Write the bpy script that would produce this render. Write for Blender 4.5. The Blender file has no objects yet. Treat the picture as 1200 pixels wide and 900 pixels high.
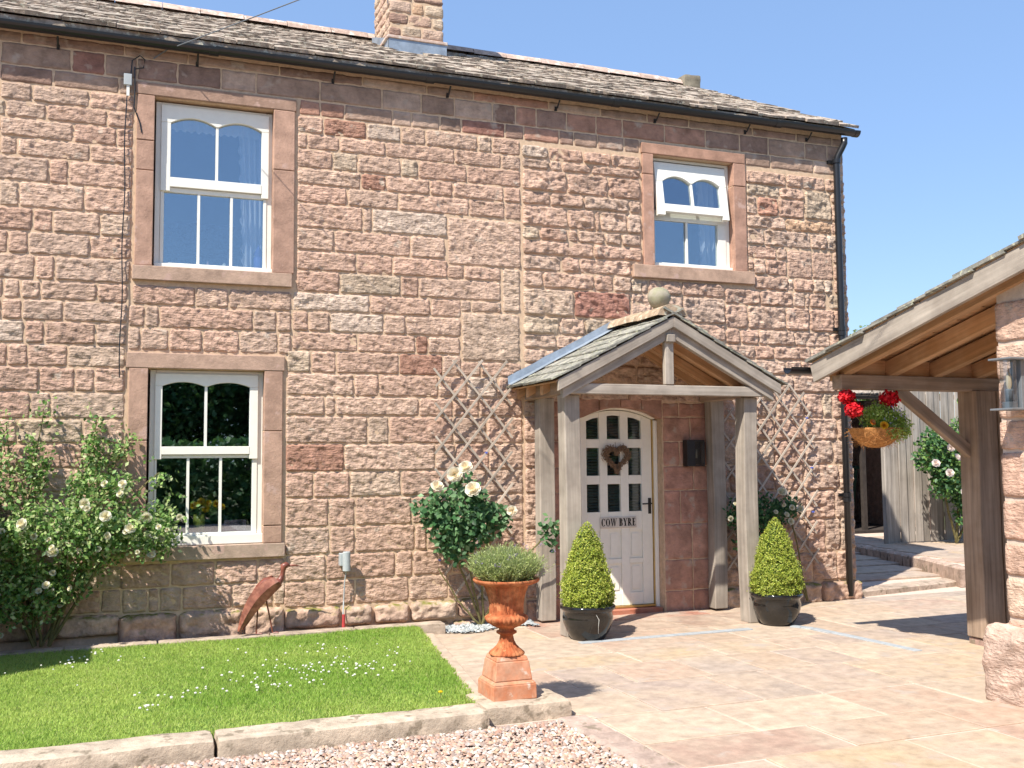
import bpy, math, random
import numpy as np
from mathutils import Vector, Matrix
random.seed(11); rng = np.random.default_rng(7)
SC = bpy.context.scene
COL = SC.collection

# ------------------------------------------------------------------ camera
cam_d = bpy.data.cameras.new('camera'); cam = bpy.data.objects.new('camera', cam_d); COL.objects.link(cam)
PITCH, YAW, ROLL = 0.073049, 0.3701425, -0.00807867
_F = Vector((math.sin(YAW)*math.cos(PITCH), math.cos(YAW)*math.cos(PITCH), math.sin(PITCH)))
_R = Vector((math.cos(YAW), -math.sin(YAW), 0)); _U = _R.cross(_F)
_R2 = math.cos(ROLL)*_R + math.sin(ROLL)*_U; _U2 = -math.sin(ROLL)*_R + math.cos(ROLL)*_U
cam.matrix_world = Matrix(((_R2.x, _U2.x, -_F.x, 0), (_R2.y, _U2.y, -_F.y, -9.0), (_R2.z, _U2.z, -_F.z, 1.55), (0, 0, 0, 1)))
cam_d.sensor_width = 36; cam_d.lens = 35.43; cam_d.clip_end = 3000; cam_d.clip_start = 0.05
SC.camera = cam

# ------------------------------------------------------------------ world, sun, exposure
SUN_EL = math.radians(52); SUN_ROT = math.atan2(-0.82, -0.572)
world = bpy.data.worlds.new('World'); SC.world = world; world.use_nodes = True
wn = world.node_tree; wn.nodes.clear()
_sky = wn.nodes.new('ShaderNodeTexSky'); _sky.sky_type = 'NISHITA'; _sky.sun_disc = False
_sky.sun_elevation = SUN_EL; _sky.sun_rotation = SUN_ROT; _sky.air_density = 1.0; _sky.dust_density = 0.25; _sky.ozone_density = 2.2
_bg = wn.nodes.new('ShaderNodeBackground'); _bg.inputs[1].default_value = 0.115
_wo = wn.nodes.new('ShaderNodeOutputWorld')
_mx = wn.nodes.new('ShaderNodeMix'); _mx.data_type = 'RGBA'; _mx.inputs[0].default_value = .5; _mx.inputs[7].default_value = (1.9, 3.15, 5.7, 1)
wn.links.new(_sky.outputs[0], _mx.inputs[6]); wn.links.new(_mx.outputs[2], _bg.inputs[0]); wn.links.new(_bg.outputs[0], _wo.inputs[0])
sun_d = bpy.data.lights.new('sun', 'SUN'); sun_d.energy = 5.0; sun_d.angle = math.radians(0.55); sun_d.color = (1.0, 0.94, 0.84)
sun = bpy.data.objects.new('sun', sun_d); COL.objects.link(sun)
_sd = Vector((0.82*math.cos(SUN_EL), 0.572*math.cos(SUN_EL), -math.sin(SUN_EL)))
sun.rotation_euler = _sd.to_track_quat('-Z', 'Y').to_euler(); sun.location = (-12, -10, 18)
SC.view_settings.view_transform = 'Standard'; SC.view_settings.look = 'None'
SC.view_settings.exposure = 0.72; SC.view_settings.gamma = 1.0
try:
    SC.cycles.use_adaptive_sampling = True; SC.cycles.max_bounces = 8; SC.cycles.transparent_max_bounces = 12
except Exception: pass

# ------------------------------------------------------------------ materials
def _n(nt, t, **kw):
    n = nt.nodes.new(t)
    for k, v in kw.items():
        if k in n.inputs: n.inputs[k].default_value = v
        else: setattr(n, k, v)
    return n
MATS = {}
def mat(name, color=(.5, .5, .5), tint=False, color2=None, mix_scale=6, var=.18, vscale=14, bump=.3, bscale=60, bdist=.004, rough=.85,
        spec=.3, metal=0., grain=False, spot=None, spot_scale=30, spot_cut=.62, rnd=0., pit=0., pscale=30, moss=None, coat=0., chisel=0.):
    m = bpy.data.materials.new(name); m.use_nodes = True; nt = m.node_tree; L = nt.links
    b = nt.nodes['Principled BSDF']; b.inputs['Roughness'].default_value = rough; b.inputs['Metallic'].default_value = metal
    b.inputs['Specular IOR Level'].default_value = spec; b.inputs['Coat Weight'].default_value = coat
    geo = _n(nt, 'ShaderNodeNewGeometry')
    vec = geo.outputs['Position']
    if grain:
        at = _n(nt, 'ShaderNodeAttribute', attribute_name='gc')
        mp = _n(nt, 'ShaderNodeVectorMath', operation='MULTIPLY'); mp.inputs[1].default_value = (1.1, 26, 26)
        L.new(at.outputs['Vector'], mp.inputs[0]); gvec = mp.outputs[0]
    if tint:
        ta = _n(nt, 'ShaderNodeAttribute', attribute_name='tint'); col = ta.outputs['Color']
    else:
        rgb = _n(nt, 'ShaderNodeRGB'); rgb.outputs[0].default_value = (*color, 1); col = rgb.outputs[0]
    def noise(scale, detail=5, rough_=.6, v=None):
        n = _n(nt, 'ShaderNodeTexNoise'); n.inputs['Scale'].default_value = scale; n.inputs['Detail'].default_value = detail
        n.inputs['Roughness'].default_value = rough_; L.new(v if v is not None else vec, n.inputs['Vector']); return n
    def mixc(fac, a, bb, mode='MIX'):
        x = _n(nt, 'ShaderNodeMix', data_type='RGBA', blend_type=mode)
        if hasattr(fac, 'links') or not isinstance(fac, (int, float)): L.new(fac, x.inputs[0])
        else: x.inputs[0].default_value = fac
        for i, s in ((6, a), (7, bb)):
            if isinstance(s, tuple): x.inputs[i].default_value = (*s[:3], 1)
            else: L.new(s, x.inputs[i])
        return x.outputs[2]
    def mapr(src, a, b_, c, d):
        x = _n(nt, 'ShaderNodeMapRange'); L.new(src, x.inputs[0])
        for i, v in enumerate((a, b_, c, d)): x.inputs[1+i].default_value = v
        return x.outputs[0]
    if color2 is not None:
        col = mixc(mapr(noise(mix_scale, 4).outputs[0], .38, .62, 0, 1), col, color2)
    nz = noise(vscale, 6, .65, gvec if grain else None)
    f = mapr(nz.outputs[0], .25, .75, 1-var*1.6, 1+var*1.3)
    if rnd:
        oi = _n(nt, 'ShaderNodeObjectInfo'); rr = mapr(oi.outputs['Random'], 0, 1, 1-rnd, 1+rnd)
        mm = _n(nt, 'ShaderNodeMath', operation='MULTIPLY'); L.new(f, mm.inputs[0]); L.new(rr, mm.inputs[1]); f = mm.outputs[0]
    vm = _n(nt, 'ShaderNodeVectorMath', operation='SCALE'); L.new(col, vm.inputs[0]); L.new(f, vm.inputs['Scale']); col = vm.outputs[0]
    if spot:
        col = mixc(mapr(noise(spot_scale, 3).outputs[0], spot_cut, spot_cut+.08, 0, .85), col, spot)
    if moss:
        sep = _n(nt, 'ShaderNodeSeparateXYZ'); L.new(geo.outputs['Normal'], sep.inputs[0])
        mm = _n(nt, 'ShaderNodeMath', operation='MULTIPLY'); L.new(mapr(sep.outputs[2], .3, .8, 0, 1), mm.inputs[0]); L.new(mapr(noise(9, 4).outputs[0], .45, .6, 0, 1), mm.inputs[1])
        col = mixc(mm.outputs[0], col, moss)
    L.new(col, b.inputs['Base Color'])
    h = noise(bscale, 7, .7, gvec if grain else None).outputs[0]
    if pit:
        v = _n(nt, 'ShaderNodeTexVoronoi'); v.inputs['Scale'].default_value = pscale; L.new(vec, v.inputs['Vector'])
        mm = _n(nt, 'ShaderNodeMath', operation='MULTIPLY_ADD'); L.new(v.outputs[0], mm.inputs[0]); mm.inputs[1].default_value = pit; L.new(h, mm.inputs[2]); h = mm.outputs[0]
    if chisel:
        mpp = _n(nt, 'ShaderNodeMapping'); mpp.inputs['Rotation'].default_value = (0, .62, 0); mpp.inputs['Scale'].default_value = (16, 16, 52); L.new(vec, mpp.inputs['Vector'])
        cn = _n(nt, 'ShaderNodeTexNoise'); cn.inputs['Scale'].default_value = 1.; cn.inputs['Detail'].default_value = 3; cn.inputs['Distortion'].default_value = .4; L.new(mpp.outputs[0], cn.inputs['Vector'])
        mm = _n(nt, 'ShaderNodeMath', operation='MULTIPLY_ADD'); L.new(cn.outputs[0], mm.inputs[0]); mm.inputs[1].default_value = chisel; L.new(h, mm.inputs[2]); h = mm.outputs[0]
    bp = _n(nt, 'ShaderNodeBump'); bp.inputs['Strength'].default_value = bump; bp.inputs['Distance'].default_value = bdist
    L.new(h, bp.inputs['Height']); L.new(bp.outputs[0], b.inputs['Normal'])
    MATS[name] = m
    return m
def leafmat(name, transl=.3, rough=.45, spec=.25, trc=1.6):
    m = bpy.data.materials.new(name); m.use_nodes = True; nt = m.node_tree; L = nt.links
    b = nt.nodes['Principled BSDF']; b.inputs['Roughness'].default_value = rough; b.inputs['Specular IOR Level'].default_value = spec
    ta = _n(nt, 'ShaderNodeAttribute', attribute_name='tint'); L.new(ta.outputs['Color'], b.inputs['Base Color'])
    tr = _n(nt, 'ShaderNodeBsdfTranslucent'); vm = _n(nt, 'ShaderNodeVectorMath', operation='SCALE'); L.new(ta.outputs['Color'], vm.inputs[0]); vm.inputs['Scale'].default_value = trc
    L.new(vm.outputs[0], tr.inputs[0])
    mx = _n(nt, 'ShaderNodeMixShader'); mx.inputs[0].default_value = transl
    L.new(b.outputs[0], mx.inputs[1]); L.new(tr.outputs[0], mx.inputs[2]); L.new(mx.outputs[0], nt.nodes['Material Output'].inputs[0])
    MATS[name] = m; return m
def glassmat(name, base=.16, tintc=(.85, .9, .9)):
    m = bpy.data.materials.new(name); m.use_nodes = True; nt = m.node_tree; L = nt.links
    nt.nodes.remove(nt.nodes['Principled BSDF'])
    t = _n(nt, 'ShaderNodeBsdfTransparent'); t.inputs[0].default_value = (*tintc, 1)
    g = _n(nt, 'ShaderNodeBsdfGlossy'); g.inputs['Roughness'].default_value = .01; g.inputs[0].default_value = (.80, .90, 1, 1)
    fr = _n(nt, 'ShaderNodeFresnel'); fr.inputs[0].default_value = 1.5
    ad = _n(nt, 'ShaderNodeMath', operation='ADD'); ad.inputs[1].default_value = base; ad.use_clamp = True
    L.new(fr.outputs[0], ad.inputs[0])
    gb = _n(nt, 'ShaderNodeNewGeometry'); mr = _n(nt, 'ShaderNodeMapRange'); mr.inputs[3].default_value = 1.5; mr.inputs[4].default_value = .6667; L.new(gb.outputs['Backfacing'], mr.inputs[0]); L.new(mr.outputs[0], fr.inputs[0])
    nz = _n(nt, 'ShaderNodeTexNoise'); nz.inputs['Scale'].default_value = 1.4; tc = _n(nt, 'ShaderNodeNewGeometry'); L.new(tc.outputs['Position'], nz.inputs['Vector'])
    bp = _n(nt, 'ShaderNodeBump'); bp.inputs['Strength'].default_value = .03; bp.inputs['Distance'].default_value = .02; L.new(nz.outputs[0], bp.inputs['Height']); L.new(bp.outputs[0], g.inputs['Normal'])
    mx = _n(nt, 'ShaderNodeMixShader'); L.new(ad.outputs[0], mx.inputs[0]); L.new(t.outputs[0], mx.inputs[1]); L.new(g.outputs[0], mx.inputs[2])
    L.new(mx.outputs[0], nt.nodes['Material Output'].inputs[0]); MATS[name] = m; return m

M_STONE = mat('red_sandstone', tint=True, var=.24, vscale=13, bump=.9, bscale=48, bdist=.013, rough=.92, spec=.12, spot=(.50, .41, .33), spot_scale=7, spot_cut=.62, pit=.4, pscale=38, chisel=1.6)
M_STONE_S = mat('dressed_sandstone', tint=True, var=.28, vscale=7, bump=.8, bscale=40, bdist=.010, rough=.92, spec=.12, spot=(.46, .36, .29), spot_scale=5, spot_cut=.58, chisel=.8)
M_MORTAR = mat('lime_mortar', (.60, .435, .30), var=.16, vscale=20, bump=.6, bscale=150, bdist=.004, rough=.95, spec=.1)
M_DRESS = mat('window_surround_sandstone', tint=True, var=.22, vscale=8, bump=.8, bscale=60, bdist=.006, rough=.9, spec=.15, spot=(.50, .34, .28), spot_scale=7, spot_cut=.6)
M_PLINTH = mat('mossy_sandstone', tint=True, var=.3, vscale=12, bump=.9, bscale=45, bdist=.012, rough=.95, spec=.1, moss=(.20, .19, .05), pit=.4, pscale=30)
M_WHITE = mat('cream_white_paint', (.80, .78, .70), var=.03, bump=.08, bscale=30, rough=.4, spec=.5)
M_DOORP = mat('warm_white_door_paint', (.88, .85, .76), var=.03, bump=.08, bscale=30, rough=.45, spec=.5)
M_OAK = mat('weathered_grey_oak', (.285, .245, .205), color2=(.39, .34, .285), mix_scale=3, var=.20, vscale=1.0, bump=.55, bscale=1.2, bdist=.004, rough=.85, spec=.2, grain=True, rnd=.08)
M_OAKB = mat('sheltered_oak_bounce_glow', (.46, .26, .13), color2=(.54, .34, .20), mix_scale=3, var=.26, vscale=1.0, bump=.4, bscale=1.2, bdist=.003, rough=.75, spec=.25, grain=True, rnd=.08)  # unweathered brown oak, brightened towards orange with bounce light painted in
M_OAKM = mat('pale_brown_oak', (.32, .23, .165), color2=(.40, .305, .235), mix_scale=2.5, var=.28, vscale=1.0, bump=.5, bscale=1.2, bdist=.004, rough=.8, spec=.2, grain=True, rnd=.06)
M_LATH = mat('weathered_lath', (.46, .39, .32), var=.3, vscale=1.0, bump=.4, bscale=1.2, rough=.9, spec=.15, grain=True, rnd=.12)
M_SLATE = mat('stone_roof_slate', (.36, .295, .24), color2=(.30, .24, .19), mix_scale=5, var=.35, vscale=22, bump=.8, bscale=45, bdist=.008, rough=.95, spec=.15, rnd=.22, spot=(.55, .52, .42), spot_scale=24, spot_cut=.56)
M_SLATEG = mat('green_grey_roof_slate', (.22, .22, .19), color2=(.29, .275, .24), mix_scale=6, var=.3, vscale=22, bump=.6, bscale=60, bdist=.004, rough=.9, spec=.2, rnd=.2, spot=(.48, .48, .34), spot_scale=28, spot_cut=.57)
M_RIDGE = mat('pink_ridge_stone', (.47, .35, .29), var=.25, vscale=14, bump=.7, bscale=40, bdist=.006, rough=.95, spec=.1, spot=(.62, .58, .52), spot_scale=9, spot_cut=.55, rnd=.15)
M_LEAD = mat('lead_flashing', (.30, .35, .41), var=.22, vscale=7, bump=.3, bscale=10, bdist=.01, rough=.45, spec=.5, metal=.35)
M_BLACK = mat('black_gutter_plastic', (.014, .014, .016), var=.1, bump=.05, rough=.32, spec=.5)
M_IRON = mat('black_iron', (.018, .017, .017), var=.2, bump=.2, bscale=80, rough=.5, spec=.5)
M_GREY = mat('grey_metal', (.16, .175, .19), var=.1, bump=.1, rough=.5, spec=.4)
M_GREYP = mat('grey_plastic', (.40, .43, .44), var=.08, bump=.1, rough=.5)
M_RED = mat('red_sleeve', (.42, .05, .05), var=.1, bump=.1, rough=.5)
M_BRASS = mat('brass_strip', (.60, .42, .16), var=.1, bump=.1, rough=.35, metal=.8)
M_TERRA = mat('terracotta_plinth', (.50, .20, .105), color2=(.50, .28, .18), mix_scale=9, var=.2, vscale=14, bump=.35, bscale=60, bdist=.003, rough=.85, spec=.2, spot=(.62, .55, .47), spot_scale=11, spot_cut=.64)
M_RUST = mat('orange_rusted_iron', (.47, .19, .085), color2=(.36, .10, .04), mix_scale=9, var=.35, vscale=30, bump=.5, bscale=70, bdist=.004, rough=.9, spec=.12, spot=(.55, .24, .11), spot_scale=22, spot_cut=.60)
M_GLAZE = mat('dark_glazed_ceramic', (.008, .008, .008), color2=(.018, .016, .014), mix_scale=8, var=.2, bump=.08, bscale=9, rough=.1, spec=.5, coat=.2)
M_WHITEC = mat('limescale_streak', (.55, .54, .5), var=.1, bump=.1, rough=.7)
M_SOIL = mat('dark_compost', (.035, .024, .016), var=.4, vscale=40, bump=1., bscale=80, bdist=.01, rough=1., spec=.05)
M_BIRD = mat('brown_enamelled_metal', (.24, .075, .050), color2=(.17, .05, .035), mix_scale=12, var=.2, bump=.2, bscale=50, rough=.38, spec=.5)
M_BIRDW = mat('rust_brown_wing_metal', (.34, .13, .085), color2=(.22, .07, .045), mix_scale=25, var=.3, bump=.4, bscale=60, rough=.5, spec=.4)
M_COIR = mat('coir_liner', (.52, .25, .09), var=.4, vscale=40, bump=1., bscale=90, bdist=.008, rough=1., spec=.05)
M_FLAG = mat('sandstone_flag', tint=True, color2=(.44, .345, .265), mix_scale=2.2, var=.20, vscale=9, bump=.7, bscale=32, bdist=.006, rough=.78, spec=.25, spot=(.41, .345, .29), spot_scale=4, spot_cut=.60)
M_JOINT = mat('pale_jointing', (.58, .46, .38), var=.15, vscale=14, bump=.4, bscale=120, rough=.95, spec=.1)
M_KERB = mat('worn_kerb_stone', tint=True, var=.25, vscale=9, bump=.8, bscale=38, bdist=.01, rough=.95, spec=.1, spot=(.22, .18, .13), spot_scale=10, spot_cut=.57)
M_GRAVEL = mat('gravel_pebble', tint=True, var=.15, bump=.3, bscale=90, rough=.9, spec=.2)
M_GBED = mat('gravel_drive', (.42, .30, .24), color2=(.50, .38, .31), mix_scale=40, var=.35, vscale=60, bump=.9, bscale=90, bdist=.012, rough=.95, spec=.1)
M_LAND = mat('rough_land', (.09, .12, .045), color2=(.13, .12, .07), mix_scale=.2, var=.2, vscale=1, bump=.5, bscale=3, rough=1., spec=.05)
M_TURF = mat('turf_soil', (.10, .17, .035), var=.3, vscale=20, bump=.6, bscale=60, rough=1., spec=.05)
M_CHAN = mat('blue_slate_channel', (.36, .385, .40), var=.15, bump=.3, rough=.6)
M_TILE = mat('red_quarry_tile', (.42, .14, .08), color2=(.34, .15, .10), mix_scale=7, var=.2, bump=.2, rough=.55, spec=.4, rnd=.15)
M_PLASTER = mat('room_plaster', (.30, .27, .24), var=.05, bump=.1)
M_CURT = mat('lilac_white_curtain', (.72, .70, .78), var=.06, vscale=20, bump=.3, bscale=60, rough=.9, spec=.1)
M_BLIND = mat('grey_blind_slat', (.22, .19, .165), var=.1, bump=.1, rough=.6)
M_TWIG = mat('brown_twig', (.26, .17, .11), var=.4, vscale=60, bump=.5, rough=.9, spec=.1, rnd=.1)
M_BARK = mat('bark', (.12, .085, .055), var=.35, vscale=20, bump=.8, bscale=40, bdist=.006, rough=1., spec=.1)
M_STEM = mat('green_brown_stem', (.16, .14, .06), var=.3, vscale=20, bump=.4, rough=.8, spec=.2)
M_BINP = mat('dark_green_bin_plastic', (.02, .06, .04), var=.1, bump=.1, rough=.45)
M_LABEL = mat('pale_bin_label', (.35, .40, .42), var=.1, bump=.1, rough=.7)
M_SIGN = mat('cream_sign_board', (.66, .60, .53), var=.06, bump=.2, bscale=20, rough=.7)
M_INK = mat('black_lettering', (.02, .018, .016), var=.05, bump=.05, rough=.6)
M_VASE = mat('lime_yellow_vase', (.42, .45, .10), var=.05, bump=.05, rough=.3)
M_PINK = mat('pale_pink_ornament', (.55, .32, .32), var=.05, bump=.05, rough=.4)
M_BLUEO = mat('blue_ornament', (.10, .14, .5), var=.05, bump=.05, rough=.4)
M_FENCE = mat('grey_fence_board', (.30, .265, .23), color2=(.37, .33, .29), mix_scale=2, var=.3, vscale=1.0, bump=.4, bscale=1.2, rough=.9, spec=.15, grain=True, rnd=.15)
M_SHADE = mat('shed_lining_shade', (.06, .05, .045), var=.2, bump=.2, rough=1., spec=.05)  # near-black lining stands in for the deep shade inside the shed
M_CHIP = mat('blue_grey_chippings', tint=True, var=.15, bump=.3, rough=.85)
M_BULB = mat('lamp_bulb_glass', (.55, .45, .30), var=.05, bump=.0, rough=.2, spec=.6)
M_LEAF = leafmat('leaf'); M_GRASS = leafmat('grass_blade', transl=.4, rough=.6, trc=1.5); M_PETAL = leafmat('petal', transl=.25, rough=.6, spec=.1, trc=1.0)
M_GLASS = glassmat('window_glass', .23); M_LAMPG = glassmat('lamp_glass', .05, (.75, .78, .80)); M_GLASSD = glassmat('door_glass', .02)

# ------------------------------------------------------------------ mesh helpers
def wloc(o):
    p = Vector((0, 0, 0))
    while o is not None: p = p + Vector(o.location); o = o.parent
    return p
def link(o, parent=None, origin=None):
    COL.objects.link(o)
    if parent is not None: o.parent = parent
    return o
def tag(o, label=None, cat=None, group=None, kind=None):
    if label: o['label'] = label
    if cat: o['category'] = cat
    if group: o['group'] = group
    if kind: o['kind'] = kind
    return o
def thing(name, label, cat, loc=(0, 0, 0), group=None):
    o = bpy.data.objects.new(name, None); o.empty_display_size = .1; COL.objects.link(o); o.location = loc
    return tag(o, label, cat, group)
def np_obj(name, V, faces, m, parent=None, tint=None, gc=None, smooth=False, mesh_only=False, loops=None):
    """V Nx3 world, faces: (F,k) array or list; origin at the parent's (or the mesh centre if top level)."""
    V = np.asarray(V, dtype=np.float64)
    base = np.array(wloc(parent)) if parent is not None else np.zeros(3)
    c = np.zeros(3)
    if not mesh_only:
        c = (V.min(0)+V.max(0))/2; 
        if parent is None: c[2] = V[:, 2].min()
    me = bpy.data.meshes.new(name)
    if isinstance(faces, np.ndarray):
        F, k = faces.shape
        me.vertices.add(len(V)); me.vertices.foreach_set('co', (V-c).astype(np.float32).ravel())
        me.loops.add(F*k); me.loops.foreach_set('vertex_index', faces.astype(np.int32).ravel())
        me.polygons.add(F); me.polygons.foreach_set('loop_start', np.arange(0, F*k, k, dtype=np.int32))
        try: me.polygons.foreach_set('loop_total', np.full(F, k, dtype=np.int32))
        except Exception: pass
        me.update(calc_edges=True)
    else:
        me.from_pydata([tuple(p) for p in (V-c)], [], [tuple(f) for f in faces]); me.update()
    if tint is not None:
        t = np.asarray(tint, dtype=np.float32)
        if t.ndim == 1: t = np.tile(t, (len(V), 1))
        a = me.color_attributes.new('tint', 'FLOAT_COLOR', 'POINT')
        a.data.foreach_set('color', np.concatenate([t[:, :3], np.ones((len(V), 1), np.float32)], 1).ravel())
    if gc is not None:
        a = me.attributes.new('gc', 'FLOAT_VECTOR', 'POINT'); a.data.foreach_set('vector', np.asarray(gc, dtype=np.float32).ravel())
    if smooth: me.polygons.foreach_set('use_smooth', np.ones(len(me.polygons), dtype=bool))
    me.materials.append(m)
    if mesh_only: return me
    o = bpy.data.objects.new(name, me); COL.objects.link(o)
    if parent is not None: o.parent = parent
    o.location = Vector(c - base)
    return o
class MB:
    def __init__(s): s.v = []; s.f = []; s.g = []
    def add(s, vs, fs, gs=None):
        n = len(s.v); s.v += [tuple(p) for p in vs]; s.f += [tuple(i+n for i in f) for f in fs]
        s.g += list(gs) if gs is not None else [(0, 0, 0)]*len(vs); return s
    def box(s, x0, x1, y0, y1, z0, z1):
        return s.beam(((x0+x1)/2, (y0+y1)/2, z0), ((x0+x1)/2, (y0+y1)/2, z1), x1-x0, y1-y0, side=(1, 0, 0)) if (z1-z0) >= max(x1-x0, y1-y0) else \
            (s.beam((x0, (y0+y1)/2, (z0+z1)/2), (x1, (y0+y1)/2, (z0+z1)/2), y1-y0, z1-z0, side=(0, 1, 0)) if x1-x0 >= y1-y0 else
             s.beam(((x0+x1)/2, y0, (z0+z1)/2), ((x0+x1)/2, y1, (z0+z1)/2), x1-x0, z1-z0, side=(1, 0, 0)))
    def beam(s, p0, p1, w, h, side=(0, 1, 0), seg=1, wob=0.):
        """w along 'side', h along the third axis"""
        p0 = Vector(p0); p1 = Vector(p1); d = (p1-p0); ln = d.length; d.normalize()
        sd = Vector(side); sd = (sd - d*sd.dot(d)).normalized(); up = d.cross(sd)
        r = random.random()*50; vs = []; gs = []; fs = []
        for i in range(seg+1):
            t = i/seg; c = p0+(p1-p0)*t
            ww = w/2*(1+random.uniform(-wob, wob)); hh = h/2*(1+random.uniform(-wob, wob))
            for a, b in ((-1, -1), (1, -1), (1, 1), (-1, 1)):
                vs.append(c+sd*ww*a+up*hh*b); gs.append((r+t*ln, a*w/2+r, b*h/2))
        for i in range(seg):
            for k in range(4):
                a = i*4+k; b = i*4+(k+1) % 4; fs.append((a, b, b+4, a+4))
        fs.append((3, 2, 1, 0)); e = seg*4; fs.append((e, e+1, e+2, e+3))
        return s.add(vs, fs, gs)
    def tube(s, pts, r, n=8, cap=True):
        pts = [Vector(p) for p in pts]; rs = r if isinstance(r, (list, tuple)) else [r]*len(pts)
        vs = []; fs = []; gs = []; q = random.random()*20; ln = 0
        ref = Vector((0, 0, 1)) if abs((pts[-1]-pts[0]).normalized().z) < .9 else Vector((1, 0, 0))
        for i, p in enumerate(pts):
            d = (pts[min(i+1, len(pts)-1)]-pts[max(i-1, 0)]).normalized(); a = d.cross(ref).normalized(); b = d.cross(a)
            if i: ln += (p-pts[i-1]).length
            for k in range(n):
                t = 2*math.pi*k/n; vs.append(p+(a*math.cos(t)+b*math.sin(t))*rs[i]); gs.append((ln+q, k/n*.3, q))
        for i in range(len(pts)-1):
            for k in range(n): fs.append((i*n+k, i*n+(k+1) % n, (i+1)*n+(k+1) % n, (i+1)*n+k))
        if cap: fs.append(tuple(range(n-1, -1, -1))); fs.append(tuple((len(pts)-1)*n+k for k in range(n)))
        return s.add(vs, fs, gs)
    def lathe(s, prof, n=32, c=(0, 0, 0), flute=None):
        vs = []; fs = []
        for i, (r, z) in enumerate(prof):
            for k in range(n):
                t = 2*math.pi*k/n; rr = r*(1+(flute(i, t) if flute else 0))
                vs.append((c[0]+rr*math.cos(t), c[1]+rr*math.sin(t), c[2]+z))
        for i in range(len(prof)-1):
            for k in range(n): fs.append((i*n+k, i*n+(k+1) % n, (i+1)*n+(k+1) % n, (i+1)*n+k))
        return s.add(vs, fs)
    def prism(s, poly, y0, y1):
        """closed polygon in x,z pushed from y0 to y1"""
        n = len(poly); vs = [(x, y0, z) for x, z in poly]+[(x, y1, z) for x, z in poly]
        fs = [tuple(range(n)), tuple(range(2*n-1, n-1, -1))]+[(i, i+n, (i+1) % n+n, (i+1) % n) for i in range(n)]
        return s.add(vs, fs)
    def build(s, name, m, parent=None, smooth=False, bevel=0., tint=None, kind=None, label=None, seg=1):
        o = np_obj(name, np.array(s.v), s.f, m, parent, tint=tint, gc=np.array(s.g), smooth=smooth)
        if bevel:
            b = o.modifiers.new('edge', 'BEVEL'); b.width = bevel; b.segments = seg; b.limit_method = 'ANGLE'
        if kind: o['kind'] = kind
        if label: o['label'] = label
        return o
def copy_to(o, parent, loc=None, rot=None, scale=None):
    c = o.copy(); COL.objects.link(c); c.parent = parent
    if loc is not None: c.location = Vector(loc) - wloc(parent) if parent is not None else Vector(loc)
    if rot is not None: c.rotation_euler = rot
    if scale is not None: c.scale = scale
    return c
# --- numpy value noise
def _hash(ix, iy, seed):
    h = (ix.astype(np.int64)*374761393 + iy.astype(np.int64)*668265263 + seed*974634777) & 0xffffffff
    h = ((h ^ (h >> 13))*1274126177) & 0xffffffff
    return ((h ^ (h >> 16)) & 0xffff)/65535.
def vnoise(x, y, seed=0):
    ix = np.floor(x); iy = np.floor(y); fx = x-ix; fy = y-iy; fx = fx*fx*(3-2*fx); fy = fy*fy*(3-2*fy)
    a = _hash(ix, iy, seed); b = _hash(ix+1, iy, seed); c = _hash(ix, iy+1, seed); d = _hash(ix+1, iy+1, seed)
    return (a*(1-fx)+b*fx)*(1-fy)+(c*(1-fx)+d*fx)*fy
def fbm(x, y, seed=0, o=3):
    r = 0; a = .5; t = 0
    for i in range(o): r = r+a*vnoise(x*2**i, y*2**i, seed+i*17); t += a; a *= .55
    return r/t-.5

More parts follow.
